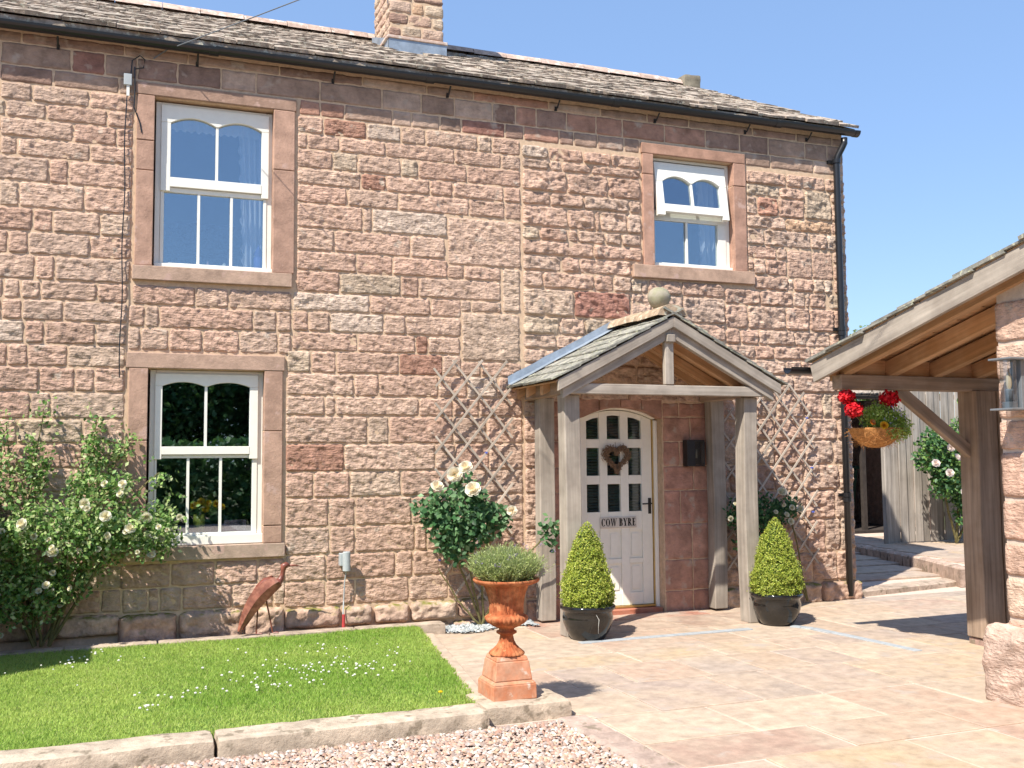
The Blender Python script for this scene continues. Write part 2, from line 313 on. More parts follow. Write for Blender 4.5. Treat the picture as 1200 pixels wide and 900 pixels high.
PAL = [(.46, .298, .235), (.50, .355, .285), (.435, .262, .205), (.42, .315, .262), (.47, .375, .30), (.40, .355, .27), (.52, .455, .40),
       (.42, .235, .17), (.33, .17, .13), (.46, .275, .14), (.31, .20, .155), (.36, .245, .185), (.46, .262, .195), (.44, .24, .18)]  # two dark browns mainly tint the courses under the eaves, eave shadow painted in
PAL = [tuple(np.array(c)*np.array((1.03, 1.02, .98))*np.array((1.01, .985, .955))*.48+np.array((.56, .398, .306))*.52) if i not in (7, 8, 10, 11, 12, 13) else c for i, c in enumerate(PAL)]
def stone_mesh(a0, a1, z0, z1, kind, tone, step=.0120):
    """front face of a wall stone as a relief grid in the (a,z) plane; returns a,depth,z arrays, faces, tint"""
    w, h = a1-a0, z1-z0
    nx = max(3, int(w/step)); nz = max(3, int(h/step)); sd = random.randint(0, 9999)
    u = np.linspace(0, 1, nx+1); v = np.linspace(0, 1, nz+1); U, Vv = np.meshgrid(u, v)
    X = a0+U*w; Z = z0+Vv*h
    ex = np.minimum(U*w, (1-U)*w); ez = np.minimum(Vv*h, (1-Vv)*h)
    wob = {0: .010, 1: .014, 2: .011, 3: .02}[kind]
    # uneven outline: push border rows inwards by low-frequency noise
    k = np.clip(1-ez/.03, 0, 1); Z = Z + k*np.where(Vv < .5, 1, -1)*np.abs(fbm(X*9, Z*0+sd, 3, 2))*wob*2
    k = np.clip(1-ex/.03, 0, 1); X = X + k*np.where(U < .5, 1, -1)*np.abs(fbm(Z*9, X*0+sd, 5, 2))*wob*2
    # rounded corners
    r = {0: .022, 1: .03, 2: .01, 3: .05}[kind]
    cm = np.clip(1-ex/r, 0, 1)*np.clip(1-ez/r, 0, 1)
    X = X+np.where(U < .5, 1, -1)*cm*r*.22; Z = Z+np.where(Vv < .5, 1, -1)*cm*r*.22
    e = np.minimum(ex, ez)
    if kind == 0: proud, er = .009, .010
    elif kind == 1: proud, er = .016, .018
    elif kind == 2: proud, er = .007, .008
    else: proud, er = .07, .05
    m = np.clip(e/er, 0, 1); m = np.sqrt(np.clip(1-(1-m)**2, 0, 1))
    ca, sa = math.cos(.6), math.sin(.6)
    P = X*ca-Z*sa; Q = X*sa+Z*ca
    rid = lambda a, b, s_: (.5-np.abs(vnoise(a, b, s_)-.5)*2)
    if kind == 0: n = rid(P*13+fbm(X*9, Z*9, sd, 2), Q*30, sd)*.012 + fbm(P*22, Q*48, sd+1, 2)*.022 + fbm(X*6, Z*6, sd+3, 2)*.007
    elif kind == 1: n = rid(P*11+fbm(X*8, Z*8, sd, 2), Q*20, sd)*.018 + fbm(P*20, Q*32, sd, 2)*.036 + fbm(X*7, Z*9, sd+3, 2)*.030
    elif kind == 2: n = fbm(X*22, Z*30, sd, 3)*.010
    else: n = fbm(X*14, Z*18, sd, 3)*.05+fbm(X*5, Z*6, sd+2, 2)*.04
    D = m*(proud*random.uniform(.8, 1.25)+n)+.001*(1-m)
    base = np.array(PAL[tone])*random.uniform(.92, 1.08)
    T = base[None, :]*(1+(fbm(X.ravel()*5, Z.ravel()*7, sd+9, 3)*.35)[:, None])
    idx = np.arange((nx+1)*(nz+1)).reshape(nz+1, nx+1)
    F = np.stack([idx[:-1, :-1], idx[:-1, 1:], idx[1:, 1:], idx[1:, :-1]], -1).reshape(-1, 4)
    # skirt back into the mortar
    ring = np.concatenate([idx[0, :], idx[1:, -1], idx[-1, :-1][::-1], idx[1:-1, 0][::-1]])
    n0 = (nx+1)*(nz+1); k = len(ring)
    X = np.concatenate([X.ravel(), X.ravel()[ring]]); Z = np.concatenate([Z.ravel(), Z.ravel()[ring]])
    D = np.concatenate([D.ravel(), np.full(k, -.03)]); T = np.concatenate([T, T[ring]])
    j = np.arange(k); F = np.concatenate([F, np.stack([ring[j], n0+j, n0+(j+1) % k, ring[(j+1) % k]], -1)])
    return X, D, Z, F, T
def wall_stones(lst, parent, tf, maxparts=300, step=.0120, mats=(0, 0, 1, 2)):
    """tf(a, depth, z) -> xyz ; largest as parts, the rest as one stuff part per material"""
    ML = [M_STONE, M_STONE_S, M_PLINTH]
    lst = sorted(lst, key=lambda s: -(s[1]-s[0])*(s[3]-s[2])*(0.3 if s[0] < -1.1 else 1))
    rest = {}
    for i, s in enumerate(lst):
        X, D, Z, F, T = stone_mesh(*s, step=step)
        V = tf(X, D, Z); m = ML[mats[s[4]]]
        if i < maxparts: np_obj('stone', V, F, m, parent, tint=T, smooth=True)
        else: rest.setdefault(mats[s[4]], []).append((V, F, T))
    for k, L in rest.items():
        n = 0; FV = []; 
        for V, F, T in L: FV.append(F+n); n += len(V)
        o = np_obj('small_stones', np.concatenate([l[0] for l in L]), np.concatenate(FV), ML[k], parent, tint=np.concatenate([l[2] for l in L]), smooth=True)
        o['kind'] = 'stuff'

STONE_TXT = '-2296,-1835,4515,4659,0,0;-1827,-1318,4515,4659,0,2;-1310,-1130,4515,4659,0,1;-1122,-980,4515,4659,0,0;-972,-738,4515,4659,0,3;-730,-304,4515,4659,0,3;-296,47,4515,4659,0,0;-2296,-1707,4371,4507,0,1;-1699,-1084,4371,4507,0,0;-1076,-934,4371,4507,0,5;-926,-632,4371,4507,0,3;-624,-161,4371,4507,0,0;-153,47,4371,4507,0,0;-2296,-2072,4209,4363,0,0;-2064,-1666,4209,4363,0,6;-1658,-1122,4209,4363,0,0;-1114,-972,4209,4363,0,2;-964,-423,4209,4363,0,1;-415,-82,4209,4363,0,2;-74,47,4209,4363,0,2;-2296,-1824,4054,4201,0,3;-1816,-1244,4054,4201,0,0;-1236,-1118,4054,4201,0,3;-1110,-968,4054,4201,0,0;-960,-839,4054,4201,0,1;-831,-290,4054,4201,0,1;-282,47,4054,4201,0,0;-2296,-1896,3845,4046,0,1;-1888,-1578,3845,4046,0,1;-1570,-1140,3845,4046,0,1;-1132,-600,3845,4046,0,3;-592,-450,3845,4046,0,2;-442,47,3845,4046,0,0;-2296,-1997,3627,3837,0,0;-1989,-1666,3627,3837,0,1;-1658,-968,3627,3837,0,4;-960,-818,3627,3837,0,4;-810,-326,3627,3837,0,1;-318,47,3627,3837,0,0;-2296,-2020,3434,3619,0,3;-2012,-1481,3434,3619,0,1;-1473,-1206,3434,3619,0,2;-1198,-709,3434,3619,0,2;-701,-559,3434,3619,0,2;-551,-199,3434,3619,0,1;-191,47,3434,3619,0,4;-2296,-2083,3242,3426,0,1;-2075,-1515,3242,3426,0,1;-1507,-1211,3242,3426,0,3;-1203,-889,3242,3426,0,0;-881,-739,3242,3426,0,0;-731,-274,3242,3426,0,3;-266,47,3242,3426,0,0;-2296,-1735,3036,3234,0,3;-1727,-1399,3036,3234,0,2;-1391,-687,3036,3234,0,1;-679,-537,3036,3234,0,0;-529,47,3036,3234,0,3;-2296,-1813,2874,3028,0,4;-1805,-1511,2874,3028,0,0;-1503,-915,2874,3028,0,1;-907,-789,2874,3028,0,1;-781,-639,2874,3028,0,1;-631,-211,2874,3028,0,1;-203,31,2874,3028,0,0;-2296,-1697,2701,2866,0,2;-1689,-1120,2701,2866,0,3;-1112,-922,2701,2866,0,0;-914,-772,2701,2866,0,0;-764,-465,2701,2866,0,3;-457,31,2701,2866,0,3;-2296,-1940,2511,2693,0,2;-1932,-1653,2511,2693,0,0;-1645,-1375,2511,2693,0,2;-1367,-1129,2511,2693,0,6;-1121,-752,2511,2693,0,6;-744,-602,2511,2693,0,2;-594,-217,2511,2693,0,0;-209,31,2511,2693,0,3;-2296,-2083,2325,2503,0,0;-2075,-1591,2325,2503,0,2;-1583,-1236,2325,2503,0,5;-1228,-871,2325,2503,0,2;-863,-721,2325,2503,0,0;-713,-427,2325,2503,0,0;-419,22,2325,2503,0,4;-2296,-1892,2119,2317,0,0;-1884,-1545,2119,2317,0,2;-1537,-1133,2119,2317,0,1;-1125,-631,2119,2317,0,0;-623,-368,2119,2317,0,2;-360,-218,2119,2317,0,0;-210,22,2119,2317,0,0;-2296,-2075,1899,2111,0,1;-2067,-1555,1899,2111,0,0;-1547,-997,1899,2111,0,0;-989,-693,1899,2111,0,2;-685,-543,1899,2111,0,3;-535,22,1899,2111,0,4;-2296,-1938,1698,1891,0,0;-1930,-1486,1698,1891,0,1;-1478,-1262,1698,1891,0,0;-1254,-934,1698,1891,0,2;-926,-784,1698,1891,0,1;-776,-300,1698,1891,0,5;-292,22,1698,1891,0,1;-2296,-1702,1497,1690,0,0;-1694,-1403,1497,1690,0,2;-1395,-881,1497,1690,0,0;-873,-289,1497,1690,0,2;-281,22,1497,1690,0,1;-2296,-1946,1297,1489,0,4;-1938,-1584,1297,1489,0,1;-1576,-1154,1297,1489,0,2;-1146,-624,1297,1489,0,0;-616,-361,1297,1489,0,1;-353,22,1297,1489,0,0;-2296,-1765,1090,1289,0,3;-1757,-1201,1090,1289,0,1;-1193,-967,1090,1289,0,0;-959,-368,1090,1289,0,0;-360,-112,1090,1289,0,1;-104,22,1090,1289,0,2;-2296,-1840,891,1082,0,0;-1832,-1252,891,1082,0,2;-1244,-896,891,1082,0,2;-888,-307,891,1082,0,0;-299,22,891,1082,0,2;-2296,-1959,693,883,0,0;-1951,-1612,693,883,0,0;-1604,-1321,693,883,0,2;-1313,-1070,693,883,0,0;-1062,-790,693,883,0,4;-782,-295,693,883,0,1;-287,22,693,883,0,0;-2296,-2019,502,685,0,3;-2011,-1780,502,685,0,0;-1772,-1165,502,685,0,2;-1157,-732,502,685,0,0;-724,-350,502,685,0,0;-342,24,502,685,0,5;-2296,-1753,312,494,0,2;-1745,-1351,312,494,0,0;-1343,-963,312,494,0,0;-955,-720,312,494,0,6;-712,-134,312,494,0,2;-126,24,312,494,0,3;-2296,-1887,122,304,3,0;-1879,-1331,122,304,3,2;-1323,-1059,122,304,3,1;-1051,-546,122,304,3,0;-538,24,122,304,3,1;70,571,2867,3036,0,2;579,850,2867,3036,0,1;858,1391,2867,3036,0,1;39,166,2676,2859,0,0;174,280,2676,2859,0,3;288,1060,2676,2859,0,2;1068,1261,2676,2859,0,3;1269,1391,2676,2859,0,1;39,134,2479,2668,0,3;142,359,2479,2668,0,1;367,635,2479,2668,0,2;643,944,2479,2668,0,2;952,1273,2479,2668,0,3;1281,1391,2479,2668,0,1;14,406,496,691,0,0;414,761,496,691,0,0;769,1121,496,691,0,0;1129,1356,496,691,0,0;32,229,295,488,0,4;237,316,295,488,0,1;324,499,295,488,0,3;507,909,295,488,0,0;917,1250,295,488,0,1;1258,1356,295,488,0,4;4,468,-37,287,3,2;476,1003,-37,287,3,1;1011,1356,-37,287,3,1;1433,1664,4501,4657,0,0;1672,2064,4501,4657,0,7;2072,2390,4501,4657,0,6;2398,2630,4501,4657,0,1;2638,3149,4501,4657,0,1;3157,3298,4501,4657,0,4;3306,3596,4501,4657,0,0;1433,1520,4355,4493,0,0;1528,1811,4355,4493,0,0;1819,2245,4355,4493,0,0;2253,2918,4355,4493,0,0;2926,3391,4355,4493,0,0;3399,3596,4355,4493,0,1;1433,1751,4182,4347,0,0;1759,1980,4182,4347,0,5;1988,2392,4182,4347,0,1;2400,2560,4182,4347,0,5;2568,3043,4182,4347,0,2;3051,3596,4182,4347,0,2;1433,2012,4028,4174,0,1;2020,2248,4028,4174,0,7;2256,2671,4028,4174,0,0;2679,2897,4028,4174,0,2;2905,3418,4028,4174,0,0;3426,3596,4028,4174,0,2;1433,1886,3860,4020,0,2;1894,2368,3860,4020,0,1;2376,3062,3860,4020,0,0;3070,3426,3860,4020,0,0;3434,3596,3860,4020,0,0;1433,2032,3634,3852,0,0;2040,2117,3634,3852,0,1;2125,2844,3634,3852,0,6;1433,1770,3425,3626,0,1;1778,2480,3425,3626,0,0;2488,2821,3425,3626,0,1;1433,1975,3245,3417,0,0;1983,2311,3245,3417,0,2;2319,2846,3245,3417,0,2;2846,3007,3245,3372,0,0;3015,3386,3245,3372,0,0;1433,1819,3049,3237,0,2;1827,2392,3049,3237,0,5;2400,2562,3049,3237,0,2;2570,3381,3049,3237,0,1;1409,2095,2877,3041,0,6;2103,2677,2877,3041,0,0;2685,2977,2877,3041,0,0;2977,3077,2936,3041,0,3;3085,3386,2936,3041,0,1;1404,1539,2693,2869,0,0;1547,1733,2693,2869,0,1;1741,2228,2693,2869,0,6;2236,2438,2693,2869,0,1;2446,2973,2693,2869,0,1;1404,1985,2522,2685,0,0;1993,2531,2522,2685,0,0;2539,2649,2522,2685,0,7;2657,2967,2522,2685,0,1;1353,1564,2323,2514,0,5;1572,1791,2323,2514,0,0;1799,2373,2323,2514,0,0;2381,2792,2323,2514,0,7;2800,2977,2323,2514,0,1;2977,3171,2323,2458,0,0;3179,3584,2323,2458,0,0;1353,1955,2119,2315,0,1;1963,2184,2119,2315,0,0;2192,2750,2119,2315,0,0;2758,3033,2119,2315,0,0;3041,3342,2119,2315,0,6;3350,3596,2119,2315,0,0;1353,1691,1941,2111,0,1;1699,1785,1941,2111,0,1;1793,2563,1941,2111,0,1;2571,2891,1941,2111,0,0;2899,3151,1941,2111,0,0;3159,3596,1941,2111,0,0;1353,2076,1691,1933,0,1;2084,2280,1691,1933,0,4;2288,2891,1691,1933,0,2;2899,3224,1691,1933,0,3;3232,3596,1691,1933,0,0;1353,1867,1443,1683,0,7;1875,2718,1443,1683,0,1;2726,2912,1443,1683,0,1;2920,3251,1443,1683,0,2;3259,3596,1443,1683,0,1;1353,1595,1211,1435,0,2;1603,1919,1211,1435,0,2;1927,2392,1211,1435,0,4;2400,2904,1211,1435,0,0;2912,3221,1211,1435,0,1;3229,3596,1211,1435,0,3;1353,1729,957,1203,0,0;1737,1967,957,1203,0,0;1975,2493,957,1203,0,0;2501,2945,957,1203,0,0;2953,3596,957,1203,0,3;1353,1740,716,949,0,3;1748,1968,716,949,0,0;1976,2523,716,949,0,0;2531,2634,716,949,0,0;2642,3112,716,949,0,0;3120,3596,716,949,0,0;1353,1709,487,708,0,1;1717,2338,487,708,0,2;2346,2502,487,708,0,0;2510,2880,487,708,0,0;2888,3596,487,708,0,2;1349,1706,263,479,0,0;1714,1969,263,479,0,0;1977,2468,263,479,0,0;2476,2838,263,479,0,1;2846,3257,263,479,0,0;3265,3596,263,479,0,1;1349,1847,73,255,3,0;1855,2132,73,255,3,3;2140,2472,73,255,3,1;2480,2920,73,255,3,4;2928,3596,73,255,3,2;1364,1758,-87,65,3,3;1766,2404,-87,65,3,2;2412,2857,-87,65,3,1;2865,3366,-87,65,3,3;3374,3596,-87,65,3,2;3614,3893,4492,4622,1,6;3901,4272,4492,4622,1,2;4280,4583,4492,4622,1,2;4591,4917,4492,4622,1,0;3614,3901,4388,4484,1,3;3909,4039,4388,4484,1,1;4047,4361,4388,4484,1,0;4369,4917,4388,4484,1,0;3614,4093,4169,4380,1,0;4101,4548,4169,4380,1,0;4556,4917,4169,4380,1,2;3614,3906,4028,4161,1,0;3914,4269,4028,4161,1,0;4277,4779,4028,4161,1,3;4787,4917,4028,4161,1,1;3614,4098,3814,4020,1,0;4106,4391,3814,4020,1,0;4399,4456,3814,4020,1,0;4464,4755,3814,4020,1,1;4763,4917,3814,4020,1,3;3614,3789,3682,3806,1,5;3797,4095,3682,3806,1,2;4103,4207,3682,3806,1,0;4215,4501,3682,3806,1,1;4509,4693,3682,3806,1,1;4701,4917,3682,3806,1,1;3614,4377,3533,3674,1,0;4385,4917,3533,3674,1,2;3614,4018,3376,3525,1,3;4026,4222,3376,3525,1,2;4230,4792,3376,3525,1,0;3614,3821,3207,3368,1,1;3829,4377,3207,3368,1,0;4385,4594,3207,3368,1,2;4602,4792,3207,3368,1,1;4792,4917,3207,3352,1,5;4917,4988,3207,3352,1,3;4996,5377,3207,3352,1,0;5385,5896,3207,3352,1,0;3614,4152,2929,3199,1,4;4160,4782,2929,3199,1,8;4790,5022,2929,3199,1,1;5030,5388,2929,3199,1,1;5396,5896,2929,3199,1,3;3614,3988,2752,2921,1,5;3996,4265,2752,2921,1,1;4273,4773,2752,2921,1,5;4781,5383,2752,2921,1,2;5391,5896,2752,2921,1,0;3614,3958,2610,2744,1,3;3966,4247,2610,2744,1,1;4255,4721,2610,2744,1,0;4729,5233,2610,2744,1,6;5241,5645,2610,2744,1,0;5653,5896,2610,2744,1,2;3614,3938,2467,2602,1,1;3946,4339,2467,2602,1,4;4347,4880,2467,2602,1,1;4888,5262,2467,2602,1,0;5270,5540,2467,2602,1,0;5548,5896,2467,2602,1,0;3624,4231,2292,2459,1,1;4239,4835,2292,2459,1,1;4843,5306,2292,2459,1,3;5314,5726,2292,2459,1,0;5734,5896,2292,2459,1,1;3624,3872,2101,2284,1,0;3880,4172,2101,2284,1,6;4209,4733,2108,2284,1,3;5130,5300,2101,2284,1,3;4741,5130,2108,2284,1,2;5308,5665,2101,2284,1,1;5673,5896,2101,2284,1,0;3614,3796,1954,2093,1,3;3802,4168,1951,2095,2,12;5130,5318,1951,2095,2,12;5322,5658,1951,2095,2,13;3614,3796,1705,1946,1,0;3802,4168,1702,1948,2,12;5130,5448,1702,1948,2,12;5452,5658,1702,1948,2,13;3614,3796,1457,1697,1,0;3802,4168,1454,1699,2,13;5130,5318,1454,1699,2,13;5322,5658,1454,1699,2,13;3614,3796,1211,1449,1,0;3802,4168,1208,1451,2,12;5130,5478,1208,1451,2,13;5482,5658,1208,1451,2,12;3614,3796,875,1203,1,1;3802,4168,872,1205,2,13;5130,5318,872,1205,2,13;5322,5658,872,1205,2,13;3614,3796,514,867,1,1;3802,4168,512,869,2,12;5130,5448,512,869,2,12;5452,5658,512,869,2,12;3614,3796,207,506,1,2;3802,4168,205,509,2,12;5130,5448,205,509,2,12;5452,5658,205,509,2,12;3614,3796,-52,199,1,2;3802,4168,-55,202,2,13;5130,5448,-55,202,2,12;5452,5658,-55,202,2,13;6199,6716,4472,4618,1,0;6724,7236,4472,4618,1,0;7244,7496,4472,4618,1,0;6199,6628,4342,4464,1,5;6636,6947,4342,4464,1,0;7313,7496,4342,4464,1,1;6199,6335,4133,4334,1,3;6343,6604,4133,4334,1,7;6612,6943,4133,4334,1,2;7313,7496,4133,4334,1,1;6199,6687,3990,4125,1,1;6695,7296,3990,4125,1,9;7304,7496,3990,4125,1,0;6199,6414,3806,3982,1,1;6422,7018,3806,3982,1,3;7026,7236,3806,3982,1,1;7244,7496,3806,3982,1,6;6199,6565,3664,3798,1,2;6573,6704,3664,3798,1,1;7317,7496,3664,3798,1,3;6273,6418,3486,3656,1,1;6199,6273,3523,3656,1,0;6426,6698,3486,3656,1,2;7317,7496,3486,3656,1,0;6274,6705,3326,3478,1,0;6705,6774,3326,3469,1,3;7036,7181,3326,3472,1,4;6782,7036,3326,3469,1,2;7189,7296,3326,3472,1,6;7317,7496,3326,3478,1,0;5904,6339,3153,3318,1,0;6347,6759,3153,3318,1,0;6767,6923,3153,3318,1,3;6931,6980,3153,3318,1,3;6988,7198,3153,3318,1,0;7244,7496,3153,3318,1,5;5904,6180,2897,3145,1,0;6188,6663,2897,3145,1,1;6671,6972,2897,3145,1,0;6980,7296,2897,3145,1,2;7304,7496,2897,3145,1,2;5904,6081,2729,2889,1,2;6089,6308,2729,2889,1,2;6316,6765,2729,2889,1,1;6773,7236,2729,2889,1,1;7244,7496,2729,2889,1,0;5904,6256,2575,2721,1,1;6264,6501,2575,2721,1,2;6509,6979,2575,2721,1,0;6987,7296,2575,2721,1,1;7304,7496,2575,2721,1,0;5904,6116,2413,2567,1,4;6124,6647,2413,2567,1,1;6655,6845,2413,2567,1,1;6853,7236,2413,2567,1,0;7244,7496,2413,2567,1,0;5904,6268,2226,2405,1,1;6276,6733,2226,2405,1,1;6741,7296,2226,2405,1,1;7304,7496,2226,2405,1,0;5674,6247,1956,2218,1,0;6255,6516,1956,2218,1,3;6524,6856,1956,2218,1,1;6864,7109,1956,2218,1,0;7117,7236,1956,2218,1,5;7244,7496,1956,2218,1,0;5674,5997,1720,1948,1,1;6005,6475,1720,1948,1,0;6483,6854,1720,1948,1,0;6862,7296,1720,1948,1,1;7304,7496,1720,1948,1,1;5674,6219,1457,1712,1,4;6227,6467,1457,1712,1,4;6475,6855,1457,1712,1,2;6863,7226,1457,1712,1,3;7244,7496,1457,1712,1,3;5674,5900,1182,1449,1,0;5908,6459,1182,1449,1,2;6467,6836,1182,1449,1,0;6844,7296,1182,1449,1,1;7304,7496,1182,1449,1,1;5674,6104,871,1174,1,3;6112,6481,871,1174,1,2;6489,6849,871,1174,1,1;6857,7236,871,1174,1,0;7244,7496,871,1174,1,3;5674,6269,525,863,1,0;6277,6471,525,863,1,4;6479,6837,525,863,1,1;6845,7098,525,863,1,2;7106,7296,525,863,1,3;7304,7496,525,863,1,4;5674,6054,209,517,1,1;6062,6492,209,517,1,3;6500,6918,209,517,1,0;6926,7236,209,517,1,0;7244,7496,209,517,1,0;5674,6177,-31,201,3,4;6185,6619,-31,201,3,6;6627,7004,-31,201,3,3;7012,7536,-31,201,3,0;-2296,-1760,5001,5086,2,3;-1752,-1308,5001,5086,2,11;-1300,-827,5001,5086,2,11;-819,-39,5001,5086,2,10;-31,482,5001,5086,2,11;490,1264,5001,5086,2,11;1272,2025,5001,5086,2,10;2033,2644,5001,5086,2,3;2652,3111,5001,5086,2,11;3119,3902,5001,5086,2,7;3910,4475,5001,5086,2,3;4483,5012,5001,5086,2,11;5020,5506,5001,5086,2,10;5514,6299,5001,5086,2,11;6307,6870,5001,5086,2,10;6878,7349,5001,5086,2,11;7357,7496,5001,5086,2,11;-2296,-1904,4810,4993,2,11;-1896,-1504,4810,4993,2,7;-1496,-987,4810,4993,2,7;-979,-448,4810,4993,2,11;-440,-187,4810,4993,2,8;-179,66,4810,4993,2,11;74,397,4810,4993,2,10;405,759,4810,4993,2,10;767,1061,4810,4993,2,3;1069,1631,4810,4993,2,11;1639,2207,4810,4993,2,11;2215,2589,4810,4993,2,3;2597,2917,4810,4993,2,11;2925,3306,4810,4993,2,3;3314,3547,4810,4993,2,10;3555,3767,4810,4993,2,7;3775,4097,4810,4993,2,10;4105,4422,4810,4993,2,7;4430,4722,4810,4993,2,7;4730,5213,4810,4993,2,7;5221,5707,4810,4993,2,7;5715,6129,4810,4993,2,10;6137,6499,4810,4993,2,10;6507,6978,4810,4993,2,11;6986,7278,4810,4993,2,11;7286,7496,4810,4993,2,11;-2296,-1704,4665,4802,2,11;-1696,-983,4665,4802,2,3;-975,-586,4665,4802,2,10;-578,-72,4665,4802,2,11;-64,47,4665,4802,2,3;1452,1637,4665,4802,2,7;1645,1857,4665,4802,2,7;1865,2310,4665,4802,2,11;2318,2492,4665,4802,2,3;2500,2771,4665,4802,2,3;2779,2988,4665,4802,2,11;2996,3435,4665,4802,2,8;3443,3632,4665,4802,2,10;3640,4014,4665,4802,2,7;4022,4173,4665,4802,2,10;4181,4436,4665,4802,2,11;4444,4736,4665,4802,2,11;4744,4917,4665,4802,2,11;6198,6521,4665,4802,2,11;6529,7088,4665,4802,2,11;7096,7496,4665,4802,2,3;2854,3593,3380,3835,0,1;2985,3576,2466,2928,0,4;3399,3584,2951,3370,0,4;6955,7305,4135,4456,1,5;6713,7028,3477,3779,0,0;7033,7309,3480,3775,0,0'

# ================================================================== STRUCTURE: ground
def sheet(name, x0, x1, y0, y1, z, m, parent=None, **k):
    return tag(np_obj(name, [(x0, y0, z), (x1, y0, z), (x1, y1, z), (x0, y1, z)], [(0, 1, 2, 3)], m, parent), kind='structure')
sheet('ground', -900, 900, -900, 900, -.14, M_LAND)
sheet('gravel_drive', -14, 2.44, -22, -3.4, .0, M_GBED)
paving = tag(bpy.data.objects.new('paving', None), kind='structure'); COL.objects.link(paving)
np_obj('paving_bed', [(2.35, -16, -.005), (12, -16, -.005), (12, 1.2, -.005), (1.0, 1.2, -.005), (1.9, -3.35, -.005), (2.35, -3.42, -.005)], [(0, 1, 2, 3, 4, 5)], M_JOINT, paving)
FPAL = [tuple(np.array(c)*np.array((.83, .80, .80))) for c in [(.53, .41, .30), (.52, .385, .29), (.49, .355, .275), (.56, .445, .315), (.47, .395, .325), (.53, .43, .345), (.44, .36, .30), (.56, .44, .29), (.58, .48, .36)]]
def slab(name, pts, z0, z1, m, parent, tint=None, bev=.006, zj=0., gap=.0075):
    """flagstone from four ground corners, softened top edge"""
    c = np.mean(np.array(pts), 0); P = [np.array(p) for p in pts]
    def inset(d): 
        out = []
        for p in P:
            v = p-c; out.append(p-np.sign(v)*np.minimum(np.abs(v)*.4, d))
        return out
    A = inset(gap); B = inset(gap+bev); j = [random.uniform(-zj, zj) for _ in P]
    V = [(p[0], p[1], z0) for p in A]+[(p[0], p[1], z1-bev*.7+j[i]) for i, p in enumerate(A)]+[(p[0], p[1], z1+j[i]) for i, p in enumerate(B)]
    F = [(0, 1, 5, 4), (1, 2, 6, 5), (2, 3, 7, 6), (3, 0, 4, 7), (4, 5, 9, 8), (5, 6, 10, 9), (6, 7, 11, 10), (7, 4, 8, 11), (8, 9, 10, 11)]
    return np_obj(name, V, F, m, parent, tint=tint)
def leftb(y): return 2.14+(y+3.2)*.150 if y > -3.36 else 2.66
def stepy(x): return -.03 if x < 7.5 else .02+(x-7.5)*.17
y = -.02; rowd = [.3, .6, .75, .45, .6, .75, .6, .45, .75, .6, .75, .6, .75, .6]
near_door = []
for d in rowd:
    y1, y0 = y, y-d; y = y0
    if y0 < -7.5: break
    x = min(leftb(y1), leftb(y0))+.001
    if -3.36 < y1 and y0 < -3.36: x = 2.2
    first = True
    while x < 9.4:
        w = random.choice([.45, .6, .75, .9, .9, 1.05]); w = w if 9.6-x-w > .3 else 9.6-x
        a0, a1 = (leftb(y0), leftb(y1)) if first else (x, x)
        if first: x = max(a0, a1)
        pts = [(a0, y0), (x+w, y0), (x+w, y1 if x+w < 7.5 else y1), (a1, y1)]
        first = False
        cx, cy = x+w/2, (y0+y1)/2
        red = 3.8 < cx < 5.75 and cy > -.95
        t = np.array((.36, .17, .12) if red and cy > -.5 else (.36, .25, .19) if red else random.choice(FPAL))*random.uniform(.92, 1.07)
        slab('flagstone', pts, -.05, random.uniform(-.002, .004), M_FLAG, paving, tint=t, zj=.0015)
        x += w
# raised side path beyond the house corner
sidep = tag(bpy.data.objects.new('side_path', None), kind='structure'); COL.objects.link(sidep)
np_obj('path_bed', [(7.5, .1, .042), (14.5, 1.28, .05), (14.5, 7, .122), (7.5, 7, .122)], [(0, 1, 2, 3)], M_JOINT, sidep)
x = 7.5
while x < 13.5:      # step edge stones
    w = random.uniform(.5, .95)
    slab('step_stone', [(x, stepy(x)), (x+w, stepy(x+w)), (x+w, stepy(x+w)+.3), (x, stepy(x)+.3)], -.06, .06+random.uniform(-.004, .004), M_KERB, sidep, tint=np.array((.42, .33, .26))*random.uniform(.85, 1.1), bev=.018); x += w
np_obj('path_fill', [(9.6, -8, -.008), (16, -8, -.008), (16, 1.3, -.008), (9.6, .37, -.008)], [(0, 1, 2, 3)], M_JOINT, sidep)
def kerb2(y): return 9.25+(y-.2)*.40 if y < 1.42 else 9.74+(y-1.42)*.265
def pz(y): return .06+min(1, max(0, (y-.3)/3))*.08
yy = .2
for d in [.55, .5, .6, .5, .6, .5, .6, .6, .6]:
    x = 7.54
    while x < kerb2(yy)-.05:
        w = min(random.choice([.45, .6, .75, .9]), kerb2(yy)-x)
        if w > .08 and yy+.02 > stepy(x)+.22: slab('path_flag', [(x, yy), (x+w, yy), (x+w, yy+d), (x, yy+d)], .0, pz(yy)+random.uniform(-.003, .003), M_FLAG, sidep, tint=np.array(random.choice(FPAL))*random.uniform(.9, 1.05))
        x += w
    yy += d
P2 = [(kerb2(.45), .45), (14.5, 1.0), (14.5, 7), (10.3, 7), (kerb2(5), 5)]
pts = [(kerb2(v), v) for v in (.25, 1.2, 2, 3, 4, 5)]
V = [(a, b, .212) for a, b in pts]+[(15, 5, .212), (15, .5, .212)]
np_obj('upper_terrace', V, [tuple(reversed(range(len(V))))][:1], M_JOINT, sidep).rotation_euler = (0, 0, 0)
